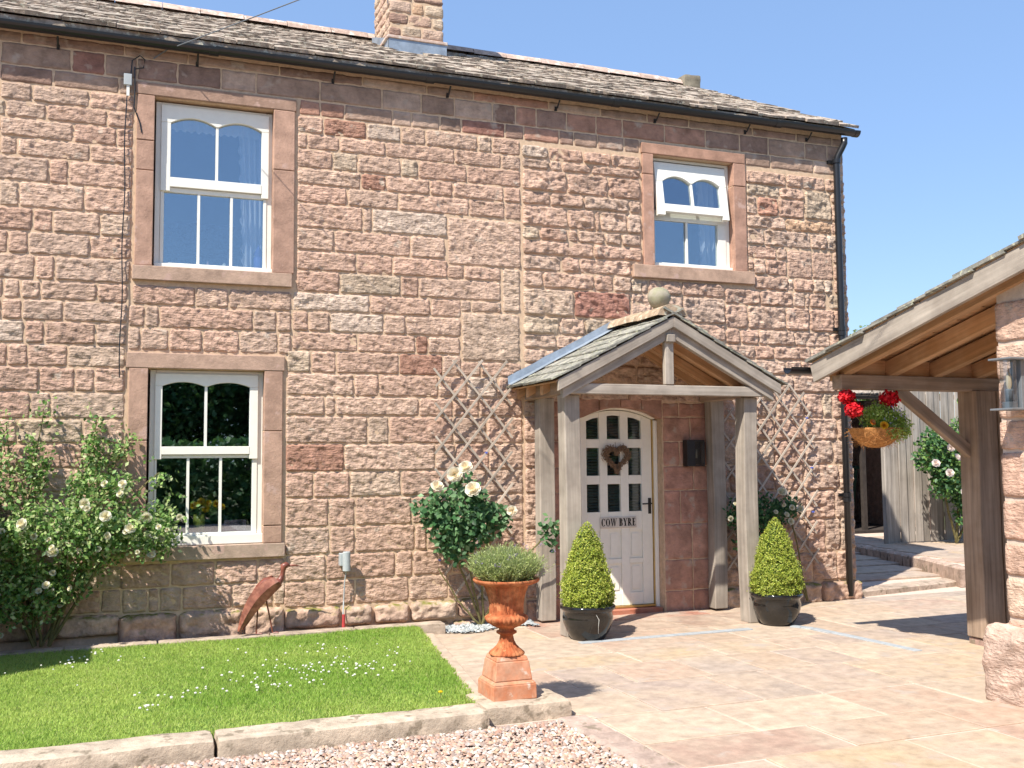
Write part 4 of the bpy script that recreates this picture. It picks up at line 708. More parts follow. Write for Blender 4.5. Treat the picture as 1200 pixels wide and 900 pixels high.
# house name sign with serif letters
sg = thing('name_sign', 'small cream board lettered COW BYRE fixed to the white door', 'sign', (4.68, .14, .895))
m = MB(); m.prism(rect(4.478, 4.888, .838, .948), .134, .147); m.build('board', M_SIGN, sg, bevel=.003)
def letter(ch, x, z, h, parent):
    T, t = h*.19, h*.075; sf = h*.11; m = MB(); y0, y1 = .1318, .1335
    R = lambda a, b, c, d: m.prism(rect(x+a, x+b, z+c, z+d), y0-random.uniform(0, .0005), y1)
    def Q(p): m.prism([(x+a, z+b) for a, b in p], y0-random.uniform(0, .0005), y1)
    def ring(cx, cz, rx, rz, a0=0, a1=360, tk=1., n=18):
        P = []; 
        for i in range(n+1):
            a = math.radians(a0+(a1-a0)*i/n); P.append((cx+rx*math.cos(a), cz+rz*math.sin(a), abs(math.cos(a))))
        for (xa, za, ca), (xb, zb, cb) in zip(P[:-1], P[1:]):
            ia, ib = (t+(T-t)*ca*tk), (t+(T-t)*cb*tk)
            f = lambda px_, pz_, i_: (cx+(px_-cx)*(1-i_/rx), cz+(pz_-cz)*(1-i_*.55/rz))
            Q([(xa, za), (xb, zb), f(xb, zb, ib), f(xa, za, ia)])
    w = h*.6
    if ch == 'O': w = h*.62; ring(w/2, h/2, w/2, h/2, tk=1)
    elif ch == 'C': w = h*.58; ring(w/2, h/2, w/2, h/2, 42, 318); R(w*.86, w*.93, h*.66, h*.98); R(w*.80, w*.9, h*.1, h*.2)
    elif ch == 'B': w = h*.52; R(h*.06, h*.06+T, 0, h); R(0, h*.3, 0, t*.7); R(0, h*.3, h-t*.7, h); ring(h*.26, h*.735, h*.22, h*.265, -90, 90); ring(h*.27, h*.26, h*.25, h*.26, -90, 90)
    elif ch == 'R': w = h*.62; R(h*.06, h*.06+T, 0, h); R(0, h*.32, 0, t*.7); R(0, h*.28, h-t*.7, h); ring(h*.26, h*.73, h*.23, h*.27, -90, 90); Q([(h*.22, h*.46), (h*.40, h*.46), (h*.62, 0), (h*.44, 0)])
    elif ch == 'E': w = h*.5; R(h*.06, h*.06+T, 0, h); R(0, h*.46, 0, t); R(0, h*.44, h-t, h); R(h*.2, h*.36, h*.47, h*.47+t); R(h*.41, h*.46, 0, h*.24); R(h*.39, h*.44, h*.78, h); R(h*.32, h*.36, h*.38, h*.62)
    elif ch == 'Y': w = h*.62; Q([(h*.04, h), (h*.04+T*1.1, h), (h*.40, h*.42), (h*.24, h*.42)]); Q([(h*.52, h), (h*.58, h), (h*.37, h*.42), (h*.31, h*.42)]); R(h*.235, h*.235+T, 0, h*.43); R(0, h*.28, h-t*.7, h); R(h*.43, h*.65, h-t*.7, h); R(h*.16, h*.50, 0, t*.7)
    elif ch == 'W': w = h*.92; Q([(h*.04, h), (h*.04+T, h), (h*.32, 0), (h*.24, 0)]); Q([(h*.46, h), (h*.52, h), (h*.31, 0), (h*.26, 0)]); Q([(h*.40, h), (h*.40+T, h), (h*.66, 0), (h*.58, 0)]); Q([(h*.82, h), (h*.87, h), (h*.66, 0), (h*.61, 0)]); R(0, h*.28, h-t*.7, h); R(h*.36, h*.6, h-t*.7, h); R(h*.74, h*.94, h-t*.7, h)
    m.build('letter', M_INK, parent); return w
x = 4.490; hh = .077
for ch in 'COW BYRE':
    if ch == ' ': x += hh*.28; continue
    x += letter(ch, x, .857, hh, sg)+hh*.055
# heart wreath
wr = thing('heart_wreath', 'heart shaped wreath of brown twigs hanging on the white door', 'wreath', (4.66, .10, 1.53))
m = MB()
def heart(t): return (16*math.sin(t)**3, 13*math.cos(t)-5*math.cos(2*t)-2*math.cos(3*t)-math.cos(4*t))
for i in range(1300):
    t = random.uniform(0, 2*math.pi); q_ = random.uniform(.66, 1.04); hx, hz = [v*q_ for v in heart(t)]; hx2, hz2 = [v*q_ for v in heart(t+.06)]; tx, tz = hx2-hx, hz2-hz; l = math.hypot(tx, tz)+1e-6; tx /= l; tz /= l
    s = .0092; cx, cz = 4.66+hx*s+random.gauss(0, .007), 1.545+hz*s+random.gauss(0, .007); a = random.gauss(0, .75)
    dx, dz = tx*math.cos(a)-tz*math.sin(a), tx*math.sin(a)+tz*math.cos(a); L_ = random.uniform(.018, .038); yy0 = .108+random.gauss(0, .010)
    m.tube([(cx-dx*L_/2, yy0, cz-dz*L_/2), (cx+dx*L_/2, yy0+random.gauss(0, .006), cz+dz*L_/2)], [.0032, .002], 4)
m.build('twigs', M_TWIG, wr, kind='stuff')
m = MB(); m.tube([(4.66, .12, 1.60), (4.66, .14, 1.70)], .002, 5); m.build('hanging_loop', M_TWIG, wr)
# black box light beside the door
bl = thing('porch_wall_light', 'black box wall light on the red stones right of the door', 'wall light', (5.45, -.05, 1.58))
m = MB(); m.box(5.348, 5.44, -.11, -.02, 1.45, 1.715); m.box(5.44, 5.56, -.10, -.085, 1.45, 1.462); m.box(5.44, 5.56, -.10, -.02, 1.703, 1.715); m.box(5.548, 5.56, -.10, -.02, 1.462, 1.703); m.box(5.44, 5.548, -.03, -.02, 1.462, 1.703); m.build('housing', M_IRON, bl, bevel=.003)
m = MB(); m.tube([(5.48, -.065, 1.53), (5.48, -.065, 1.62)], .011, 10); m.build('bulb', M_BULB, bl, smooth=True)
m = MB(); m.prism(rect(5.441, 5.547, 1.463, 1.702), -.099, -.095); m.build('glass', M_LAMPG, bl)

# ---- gutter and downpipe (parts of the cottage)
def half_round(x0, x1, yc, zc, r, n=9):
    V = []; F = []
    for x in (x0, x1):
        for k in range(n+1): a = math.pi+math.pi*k/n; V.append((x, yc+r*math.cos(a), zc+r*math.sin(a)))
        for k in range(n+1): a = 2*math.pi-math.pi*k/n; V.append((x, yc+(r-.005)*math.cos(a), zc+(r-.005)*math.sin(a)))
    N = 2*(n+1)
    for k in range(N): F.append((k, (k+1) % N, (k+1) % N+N, k+N))
    F.append(tuple(range(N-1, -1, -1))); F.append(tuple(range(N, 2*N)))
    return V, F
gz = lambda x: 5.115+.004*(x+1)
x = -3.2
while x < 7.5:
    x1 = min(x+1.95, 7.60); V, F = half_round(x+.002, x1-.002, -.125, gz(x), .056)
    np_obj('gutter', V, F, M_BLACK, cot)
    V, F = half_round(x1-.05, x1+.03 if x1 < 7.5 else x1+.006, -.125, gz(x), .060); np_obj('gutter_joint', V, F, M_BLACK, cot); x = x1
for bx in (-.55, .56, 1.75, 2.85, 3.98, 5.1, 6.2, 7.0):
    m = MB(); m.tube([(bx, -.0, gz(bx)-.13), (bx, -.05, gz(bx)-.12), (bx, -.11, gz(bx)-.066)], .009, 6); m.box(bx-.012, bx+.012, -.02, -.0, gz(bx)-.14, gz(bx)-.10); m.build('gutter_bracket', M_IRON, cot)
m = MB(); m.tube([(7.42, -.125, 5.06), (7.42, -.125, 5.0), (7.40, -.11, 4.95), (7.36, -.085, 4.86), (7.345, -.075, 4.80), (7.345, -.075, 4.0), (7.345, -.075, 2.2), (7.345, -.075, .04)], .036, 14)
m.build('downpipe', M_BLACK, cot, smooth=True)
for z in (4.80, 2.93, 2.88, 1.12, 1.07):
    m = MB(); m.tube([(7.345, -.075, z-.022), (7.345, -.075, z+.022)], .045, 14); m.box(7.27, 7.42, -.04, -.005, z-.018, z+.018) if z in (4.80, 2.93, 1.12) else None; m.build('pipe_clip', M_BLACK, cot)

# ---- main roof: stone slates in diminishing courses
RS, RZ0, RY0 = .487, 5.168, -.165
rlen = math.hypot(1, RS)
slate_var = []
for k in range(6):
    n = 7; V = []; 
    w = 1.; top_ = []
    fr = [random.uniform(-.03, .03) for _ in range(n)]
    for j, yy in enumerate((0, 1)):
        for i in range(n):
            V.append((i/(n-1)-.5, (yy if j else fr[i]), 1.+random.uniform(-.25, .25)))
    V += [(a, b, 0.) for a, b, c in V]
    F = []
    for i in range(n-1):
        F += [(i, i+1, n+i+1, n+i), (2*n+i+1, 2*n+i, 3*n+i, 3*n+i+1), (2*n+i, 2*n+i+1, i+1, i), (n+i, n+i+1, 3*n+i+1, 3*n+i)]
    F += [(0, n, 3*n, 2*n), (n-1, 3*n-1, 4*n-1, 2*n-1)]
    slate_var.append((V, F))
SLM = [np_obj('slate_mesh', V, F, M_SLATE, None, mesh_only=True) for V, F in slate_var]
SLG = [np_obj('slate_mesh', V, F, M_SLATEG, None, mesh_only=True) for V, F in slate_var]
def slate(meshes, parent, p, w, ln, th, pitch, rz=0., name='slate'):
    o = bpy.data.objects.new(name, random.choice(meshes)); COL.objects.link(o); o.parent = parent
    o.location = Vector(p)-wloc(parent); o.scale = (w, ln, th)
    o.rotation_euler = (pitch+random.uniform(-.012, .012), random.uniform(-.01, .01), rz+random.uniform(-.012, .012)); return o
pit = math.atan(RS); cnt = 0; restV = []; restF = []; nb = 0
ex = .30; s = 0.; rowi = 0
while s < 3.4*rlen:
    e = ex-.010*rowi
    x = -3.6+random.uniform(-.2, 0)
    while x < 7.58:
        w = random.uniform(.26, .55)*(1-.02*rowi)
        if 7.6-(x+w) < .15: w = 7.60-x
        yv = RY0+s/rlen+random.uniform(-.012, .012); z = RZ0+RS*(yv-RY0)+.006*rowi*0+random.uniform(0, .012)
        if rowi < 5 and x > -1.9:
            slate(SLM, cot, (x+w/2, yv, z), w-.008, e+.16, random.uniform(.022, .04), pit-.035); cnt += 1
        else:
            V, F = slate_var[random.randint(0, 5)]; A = np.array(V)*[w-.008, e+.16, random.uniform(.02, .035)]
            c_, s_ = math.cos(pit-.035), math.sin(pit-.035); A = np.stack([A[:, 0]+x+w/2, A[:, 1]*c_-A[:, 2]*s_+yv, A[:, 1]*s_+A[:, 2]*c_+z], 1)
            restV.append(A); restF += [tuple(i+nb for i in f) for f in F]; nb += len(A)
        x += w
    s += e; rowi += 1
np_obj('upper_slates', np.concatenate(restV), restF, M_SLATE, cot)['kind'] = 'stuff'
# roof deck and rear slope
V = [(-3.6, -.14, 5.17), (7.56, -.14, 5.17), (7.56, 3.22, 6.79), (-3.6, 3.22, 6.79), (-3.6, 6.7, 5.17), (7.56, 6.7, 5.17)]
V += [(a, b, c-.05) for a, b, c in V]
np_obj('roof_deck', V, [(0, 1, 2, 3), (3, 2, 5, 4), (7, 6, 9, 8), (8, 9, 10, 11), (0, 6, 7, 1), (1, 7, 8, 2), (2, 8, 11, 5), (4, 5, 11, 10)][:7], M_SLATE, cot)
x = -3.5
while x < 7.3:
    w = random.uniform(.42, .55); n = 9; V = []; F = []
    if x+w > 7.25: w = 7.3-x
    for xx in (x+.004, x+w-.004):
        for k in range(n): a = math.radians(20+140*k/(n-1)); V.append((xx, 3.2+.17*math.cos(a), 6.74+.17*math.sin(a)+random.uniform(-.006, .006)))
    for k in range(n-1): F.append((k, k+1, k+n+1, k+n))
    F.append(tuple(range(n-1, -1, -1))); F.append(tuple(range(n, 2*n)))
    if x > -2.5: np_obj('ridge_stone', V, F, M_RIDGE, cot)
    else: np_obj('ridge_stone', V, F, M_RIDGE, cot)
    x += w
rough_block('ridge_end_stone', 7.31, 7.58, 3.02, 3.38, 6.72, 6.94, M_KERB, cot, (.24, .21, .16), rnd=.03)
# ---- chimney
chm = MB(); cx0, cx1, cy0, cy1, cz0 = 2.80, 3.42, 1.98, 2.75, 5.9
chm.box(cx0, cx1, cy0, cy1, cz0, 8.6); chim = chm.build('chimney', M_MORTAR, cot)
cs = []; z = 6.395
while z < 8.5:
    h = random.uniform(.075, .16); xx = cx0-.02
    while xx < cx1:
        w = random.uniform(.12, .30); w = cx1+.02-xx if cx1-xx-w < .08 else w; cs.append((xx+.004, xx+w-.004, z+.004, z+h*random.choice([1, 1, .8])-.004, 1, random.choice([4, 5, 0, 3, 5, 9, 10]))); xx += w
    z += h
for s_ in cs:
    X, D, Z, F, T = stone_mesh(*s_, step=.025); np_obj('stone', np.stack([X, cy0-D*.6, Z], 1), F, M_STONE, chim, tint=T, smooth=True)
z = 6.395
while z < 8.5:
    h = random.uniform(.075, .16); yy = cy0
    while yy < cy1:
        w = random.uniform(.15, .35); w = cy1-yy if cy1-yy-w < .08 else w
        X, D, Z, F, T = stone_mesh(-(yy+w-.004), -(yy+.004), z+.004, z+h-.004, 1, random.choice([4, 5, 0, 3]), step=.025)
        np_obj('stone', np.stack([cx0-D*.6, -X, Z], 1), F, M_STONE, chim, tint=T, smooth=True); yy += w
    z += h
m = MB(); m.box(cx0-.05, cx1+.05, cy0-.06, cy0+.0, 6.352, 6.388); m.box(cx0-.06, cx0+.0, cy0, cy1, 6.352, 6.388); m.build('drip_ledge', M_RIDGE, chim, bevel=.006)
m = MB(); m.prism(rect(cx0-.03, cx1+.04, 6.12, 6.35), cy0-.045, cy0-.005)
m.add([(cx0-.035, cy0-.04, 6.15), (cx0-.035, cy1, 6.5), (cx0-.035, cy1, 6.68), (cx0-.035, cy0-.04, 6.348)], [(0, 3, 2, 1)])
m.build('chimney_flashing', M_LEAD, chim)
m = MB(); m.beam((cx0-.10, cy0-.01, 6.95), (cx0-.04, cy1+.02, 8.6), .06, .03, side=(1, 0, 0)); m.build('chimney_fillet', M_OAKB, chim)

# ---- cable box, cables on the wall, overhead wire
cb = thing('cable_junction_box', 'small grey cable box with drooping leads high on the wall left of the upper window', 'cable box', (0, -.03, 4.78))
m = MB(); m.box(-.035, .03, -.06, -.02, 4.73, 4.83); m.build('box', M_GREYP, cb, bevel=.004)
m = MB(); m.box(-.012, .012, -.05, -.025, 4.64, 4.73); m.build('white_tag', M_WHITE, cb)
m = MB(); m.tube([(.02, -.04, 4.83), (.03, -.05, 4.95), (.09, -.05, 5.0), (.13, -.05, 4.97), (.12, -.04, 4.9), (.05, -.04, 4.88)], .006, 6); m.tube([(.05, -.04, 4.9), (.055, -.04, 4.7), (.05, -.035, 4.55), (.10, -.03, 4.42), (.115, -.03, 4.34)], .006, 6); m.build('lead', M_BLACK, cb)
cw = thing('wall_cable', 'thin black cable clipped down the stones left of the two windows', 'cable', (-.03, -.03, 2.2))
m = MB(); zz = 4.64; pts = []
while zz > 2.15: pts.append((-.012+.006*math.sin(zz*7)+(zz-4.6)*.004, -.038-.004*math.sin(zz*11), zz)); zz -= .12
m.tube(pts, .0055, 6); m.build('cable', M_BLACK, cw)
ow = thing('overhead_wire', 'overhead telephone wire running from the eaves out over the garden', 'wire', (.305, -.04, 5.1))
m = MB(); E0 = Vector((.305, -.05, 5.08)); E1 = Vector((19.5, -28, 7.4)); pts = []
for i in range(31): t = i/30; p = E0.lerp(E1, t); p.z -= 1.1*4*t*(1-t)*.5; pts.append(p)
m.tube(pts, .0045, 6); m.build('wire', M_GREY, ow)
m = MB(); m.tube([(.2, -.02, 5.0), (.27, -.03, 5.06), (.305, -.05, 5.08)], .006, 6); m.build('anchor', M_GREY, ow)
ow2 = thing('distant_power_line', 'high power line strung across the sky behind the viewer, mirrored in the upper panes', 'wire', (0, -29, 9))
m = MB(); pts = []
for i in range(41): t = i/40; pts.append((-40+90*t, -29, 11.5-3.4*4*t*(1-t)+.03*90*t*0))
m.tube(pts, .02, 6); m.build('wire', M_BLACK, ow2)

# ================================================================== PORCH
por = thing('timber_porch', 'open oak porch with four posts and a slate gable roof over the front door', 'porch', (4.65, -.5, 0))
def post(x, y, z0, z1, w, d, parent, m=M_OAK, bow=0., name='post'):
    mb = MB(); n = 8; pts = []
    r = random.random()*30; vs = []; gs = []; fs = []
    for i in range(n+1):
        t = i/n; cx = x+bow*math.sin(t*math.pi)*(1)+random.uniform(-.002, .002); cy = y+random.uniform(-.002, .002); z = z0+(z1-z0)*t
        for a, b in ((-1, -1), (1, -1), (1, 1), (-1, 1)):
            vs.append((cx+a*w/2*(1+random.uniform(-.02, .02)), cy+b*d/2, z)); gs.append((r+z, a*w/2+r, b*d/2))
    for i in range(n):
        for k in range(4): a = i*4+k; b = i*4+(k+1) % 4; fs.append((a, b, b+4, a+4))
    fs.append((3, 2, 1, 0)); e = n*4; fs.append((e, e+1, e+2, e+3)); mb.add(vs, fs, gs)
    return mb.build(name, m, parent, bevel=.008, seg=2)
post(3.69, -.87, 0, 2.10, .148, .155, por, bow=.006); post(5.545, -.87, .0, 2.10, .145, .155, por, bow=-.02)
post(3.775, -.12, .02, 2.115, .155, .13, por); post(5.665, -.12, .02, 2.115, .15, .13, por, bow=.01)
def beamo(p0, p1, w, h, parent, m=M_OAK, name='beam', side=(0, 1, 0), bev=.006):
    mb = MB(); mb.beam(p0, p1, w, h, side=side, seg=6, wob=.012); return mb.build(name, m, parent, bevel=bev)
beamo((3.62, -.985, 2.15), (5.68, -.985, 2.15), .06, .092, por, name='tie_beam')
for x in (3.66, 5.60):
    beamo((x, -.945, 2.165), (x, -.03, 2.165), .10, .12, por, m=M_OAKM, name='wall_plate', side=(1, 0, 0))
AP = 2.845; EZ = 2.245; CX = 4.655; HW = 1.15
sl = (AP-EZ)/HW
def rafter(yc, th, depth, drop, m, name, parent=por, reach=0.):
    for s in (-1, 1):
        mb = MB(); e = HW+reach
        P = [(CX, AP-drop), (CX+s*e, AP-drop-sl*e), (CX+s*e, AP-drop-sl*e-depth), (CX, AP-drop-depth)]
        g = [(math.hypot(px_-CX, 0)*1.13, 0., 0.) for px_, pz_ in P]
        r = random.random()*20; n = 6; vs = []; gs = []; fs = []
        for i in range(n+1):
            t = i/n; x = CX+s*e*t; zt = AP-drop-sl*e*t
            for dy, dz in ((-th/2, 0), (th/2, 0), (th/2, -depth), (-th/2, -depth)):
                vs.append((x, yc+dy, zt+dz+random.uniform(-.002, .002))); gs.append((r+e*t*1.1, dz+r, dy))
        for i in range(n):
            for k in range(4): a = i*4+k; b = i*4+(k+1) % 4; fs.append((a, b, b+4, a+4) if s < 0 else (b, a, a+4, b+4))
        fs.append((0, 1, 2, 3) if s > 0 else (3, 2, 1, 0)); e4 = n*4; fs.append((e4+3, e4+2, e4+1, e4) if s > 0 else (e4, e4+1, e4+2, e4+3))
        mb.add(vs, fs, gs); mb.build(name, m, parent, bevel=.004)
rafter(-1.055, .03, .10, .025, M_OAK, 'bargeboard')
rafter(-1.0, .06, .10, .115, M_OAK, 'principal_rafter', reach=-.06)
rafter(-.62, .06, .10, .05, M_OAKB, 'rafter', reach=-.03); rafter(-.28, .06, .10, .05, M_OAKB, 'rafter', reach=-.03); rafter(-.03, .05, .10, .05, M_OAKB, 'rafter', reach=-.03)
beamo((4.636, -.99, 2.20), (4.636, -.99, 2.62), .09, .055, por, name='king_post', side=(1, 0, 0))
beamo((4.636, -1.035, 2.585), (4.636, -1.035, 2.655), .088, .05, por, name='king_post_block', side=(1, 0, 0))
for s in (-1, 1):    # boarding under the slates
    n = 9
    for i in range(n):
        t0, t1 = i/n, (i+1)/n; e = HW+.02
        P = [(CX+s*e*t0, AP-.045-sl*e*t0), (CX+s*e*t1, AP-.045-sl*e*t1)]
        mb = MB(); c = ((P[0][0]+P[1][0])/2, (P[0][1]+P[1][1])/2+.012)
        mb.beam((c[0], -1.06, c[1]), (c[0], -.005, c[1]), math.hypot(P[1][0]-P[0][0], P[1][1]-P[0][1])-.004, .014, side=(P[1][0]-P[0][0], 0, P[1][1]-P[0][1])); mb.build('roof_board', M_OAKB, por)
# slates of the porch roof (ridge runs along y)
an = math.atan(sl)
for s in (-1, 1):
    rows = 7; run = (HW+.06)/math.cos(an)/rows
    for i in range(rows):
        d = (HW+.065)*(1-i/rows)      # lower edge distance from ridge
        y = -1.085
        while y < -.01:
            w = random.uniform(.20, .36); w = -.01-y if -.01-y-w < .1 else w
            o = bpy.data.objects.new('slate', random.choice(SLG)); COL.objects.link(o); o.parent = por
            o.location = Vector((CX+s*d, y+w/2, AP-.012-sl*d+.012+random.uniform(0, .006)))-wloc(por)
            o.scale = (w-.004, run+.11, random.uniform(.012, .02))
            # local y -> up the slope towards the ridge, local x -> along world y
            up = Vector((-s*math.cos(an-.05), 0, math.sin(an-.05))); ax = Vector((0, -1 if s > 0 else 1, 0)); ax = Vector((0, s, 0)); nrm = ax.cross(up)
            if nrm.z < 0: ax = -ax; nrm = ax.cross(up)
            R = Matrix((ax, up, nrm)).transposed(); o.rotation_euler = R.to_euler()
            y += w
m = MB()     # lead flashing dressed up the wall on both slopes
for s in (-1, 1):
    V = []; n = 12; e = HW+.07
    for i in range(n+1):
        t = i/n; x = CX+s*(.06+(e-.06)*t); z = AP+.02-sl*(.06+(e-.06)*t)
        V += [(x, -.13, z+.012+random.uniform(-.003, .003)), (x, -.045, z+.022), (x, -.038, z+.095+random.uniform(-.006, .006))]
    F = []
    for i in range(n):
        for k in range(2): a = i*3+k; F.append((a, a+1, a+4, a+3) if s > 0 else (a+3, a+4, a+1, a))
    m.add(V, F)
m.build('lead_flashing', M_LEAD, por)
for y0, y1, tn in ((-1.06, -.66, 1), (-.655, -.28, .95), (-.275, -.0, 1.05)):
    n = 9; V = []; F = []
    for yy in (y0, (y0+y1)/2, y1):
        jr = random.uniform(-.006, .006)
        for k in range(n):
            a = math.radians(10+160*k/(n-1)); V.append((CX+.16*math.cos(a), yy, AP-.055+.14*math.sin(a)**.8+jr))
    for j in range(2):
        for k in range(n-1): F.append((j*n+k+n, j*n+k+n+1, j*n+k+1, j*n+k))
    F.append(tuple(range(n))); F.append(tuple(range(3*n-1, 2*n-1, -1)))
    np_obj('ridge_stone', V, F, mat('buff_ridge_stone%d' % int(tn*100), (.40*tn, .30*tn, .21*tn), var=.3, vscale=14, bump=.9, bscale=40, bdist=.008, rough=.95, spec=.1, spot=(.50, .48, .38), spot_scale=16, spot_cut=.55), por)
fin = thing('stone_ball', 'rounded mossy stone ball sitting on the ridge of the porch roof', 'stone ball', (4.66, -.80, 2.93))
m = MB(); m.lathe([(0, -.01), (.05, .0), (.085, .035), (.108, .085), (.108, .12), (.085, .165), (.05, .19), (0, .20)], 24, (4.66, -.80, 2.93), flute=lambda i, t: .03*math.sin(t*3+i)); 
m.build('stone', mat('mossy_ball_stone', (.29, .275, .185), color2=(.34, .30, .24), mix_scale=12, var=.15, vscale=18, bump=.6, bscale=60, bdist=.004, rough=.95, spec=.1), fin, smooth=True)

# ================================================================== CARPORT
car = thing('lean_to_carport', 'oak framed lean-to carport with a slate roof and stone side wall at the right edge', 'carport', (6.2, -4, 0))
BX, PC = 5.10, .268; y_e, z_e = -2.45, 2.27
pc = math.atan(PC)
def slope_beam(x, y0, y1, ztop0, w, h, m, name, seg=8):
    L_ = ztop0+(y0-y1)*PC
    mb = MB(); mb.beam((x, y0, ztop0-h/2), (x, y1, L_-h/2), w, h, side=(1, 0, 0), seg=seg, wob=.01); return mb.build(name, m, car, bevel=.004)
slope_beam(BX, y_e, -8.5, z_e, .032, .15, M_OAK, 'bargeboard')
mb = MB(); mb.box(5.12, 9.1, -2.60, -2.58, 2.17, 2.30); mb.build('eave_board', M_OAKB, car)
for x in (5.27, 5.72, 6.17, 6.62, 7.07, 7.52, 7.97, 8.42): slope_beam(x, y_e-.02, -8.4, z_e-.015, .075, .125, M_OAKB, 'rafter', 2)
for i in range(26):
    y0 = y_e-i*.235; 
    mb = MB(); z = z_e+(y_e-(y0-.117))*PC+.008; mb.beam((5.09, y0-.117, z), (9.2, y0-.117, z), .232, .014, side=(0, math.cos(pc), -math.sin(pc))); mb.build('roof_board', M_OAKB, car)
beamo((5.20, -2.60, 2.12), (9.1, -2.60, 2.12), .11, .115, car, m=M_OAKM, name='wall_plate')
beamo((5.80, -2.585, 2.075), (6.60, -2.585, 1.52), .065, .095, car, m=M_OAKM, name='brace')
post(6.625, -2.60, .06, 2.07, .215, .20, car, m=M_OAKM, name='post'); post(6.835, -2.66, .06, 2.07, .17, .16, car, m=M_OAKM, name='post')
rough_block('pad_stone', 6.53, 6.92, -2.72, -2.5, -.02, .055, M_KERB, car, (.36, .24, .2), rnd=.012, amp=.004)
mb = MB(); mb.box(6.93, 9.2, -2.70, -2.62, .02, 2.06)
for i in range(15):
    mb = MB(); mb.box(6.925+i*.152, 6.925+i*.152+.148, -2.66-(i % 2)*.012, -2.63, .03, 2.06); mb.build('wall_board', M_OAKM, car, bevel=.003)
# slates: courses run along x, eave towards the house
s = 0.; ri = 0
while s < 6.2:
    e = .27; y0 = y_e+.05-s*math.cos(pc); x = 5.055+random.uniform(-.02, .01)
    while x < 9.1:
        w = random.uniform(.28, .5)
        o = bpy.data.objects.new('slate', random.choice(SLG)); COL.objects.link(o); o.parent = car
        o.location = Vector((x+w/2, y0+random.uniform(-.01, .01), z_e+.022+(y_e-y0)*PC+random.uniform(0, .006)))-wloc(car)
        o.scale = (w-.005, e+.15, random.uniform(.015, .026)); o.rotation_euler = (pc-.045+random.uniform(-.008, .008), 0, math.pi)
        x += w
    s += e; ri += 1
V, F = half_round(4.93, 9.1, y_e+.10, z_e-.02, .055); np_obj('gutter', V, F, M_BLACK, car)
# stone side wall of the carport
px0, py0, py1 = 5.25, -4.10, -8.4
top_z = lambda y: z_e-.14+(y_e-y)*PC
V = [(px0+.012, py0-.01, -.1), (px0+.012, py1, -.1), (px0+.012, py1, top_z(py1)), (px0+.012, py0-.01, top_z(py0))]
V += [(px0+.45, b, c) for a, b, c in V]
np_obj('side_wall', V, [(0, 3, 2, 1), (4, 5, 6, 7), (3, 7, 6, 2), (0, 4, 7, 3), (1, 2, 6, 5)][:5], mat('pale_mortar', (.56, .46, .38), var=.12, vscale=18, bump=.6, bscale=120, rough=.95, spec=.1), car)
L_ = []; z = -.02; hs = [.30, .24, .26, .22, .27, .30, .20, .25, .24, .27, .22, .22, .24, .22, .2, .2]
for h in hs:
    a = -py0; k = random.random() < .5
    while a < 7.2:
        w = random.uniform(.26, .52); zt = min(z+h-.012, top_z(-a)-.01)
        if zt-z > .06: L_.append((a+(.005), a+w-.007, z+.006, zt, 0, random.choice([0, 1, 1, 4, 2, 6, 0, 1])))
        a += w
    z += h
for s_ in L_:
    X, D, Z, F, T = stone_mesh(*s_, step=.018); np_obj('stone', np.stack([px0-D*.55+.004, -X, Z], 1), F, M_STONE, car, tint=T*1.08, smooth=True)  # tint lifted on this face only, so sunlight is partly in its colour
z = -.02
for h in hs:
    zt = min(z+h-.012, top_z(py0)-.01)
    if zt-z > .06:
        for a0, a1 in ((-px0-.45, -px0-.2), (-px0-.19, -px0+.0)):
            X, D, Z, F, T = stone_mesh(a0, a1, z+.006, zt, 0, random.choice([0, 1, 2, 4]), step=.03); np_obj('stone', np.stack([-X, py0+D*.55-.004, Z], 1), F, M_STONE, car, tint=T, smooth=True)
    z += h
bould = thing('corner_boulder', 'big rounded sandstone boulder at the foot of the carport wall corner', 'boulder', (5.2, -4.25, 0))
rough_block('boulder', 5.14, 5.62, -4.55, -3.95, -.06, .47, M_STONE, bould, (.55, .40, .32), step=.02, amp=.03, rnd=.10)
# glass wall lantern
lt = thing('glass_wall_lantern', 'grey metal and glass lantern on the carport stone wall at the right edge', 'wall lantern', (5.12, -4.36, 1.98))
lx, ly, lz = 5.13, -4.30, 1.98
m = MB(); m.box(lx-.075, lx+.085, ly-.085, ly+.085, lz+.15, lz+.162); m.build('top_plate', M_GREY, lt, bevel=.002)
m = MB(); m.box(lx-.075, lx+.085, ly-.085, ly+.085, lz-.162, lz-.15); m.box(lx-.03, lx+.03, ly-.03, ly+.03, lz-.15, lz-.11); m.build('base_plate', M_GREY, lt, bevel=.002)
m = MB(); m.box(lx+.06, lx+.11, ly-.04, ly+.04, lz-.15, lz+.15); m.build('back_plate', M_GREY, lt, bevel=.002)
m = MB(); m.tube([(lx, ly, lz-.149), (lx, ly, lz+.149)], .048, 20, cap=False); m.build('glass', M_LAMPG, lt, smooth=True)
m = MB(); m.tube([(lx, ly, lz-.11), (lx, ly, lz-.04), (lx, ly, lz-.03)], .022, 14); m.build('bulb_holder', M_GREY, lt, smooth=True)
m = MB(); m.lathe([(.012, 0), (.018, .03), (.016, .08), (0, .11)], 14, (lx, ly, lz-.03)); m.build('bulb', M_BULB, lt, smooth=True)

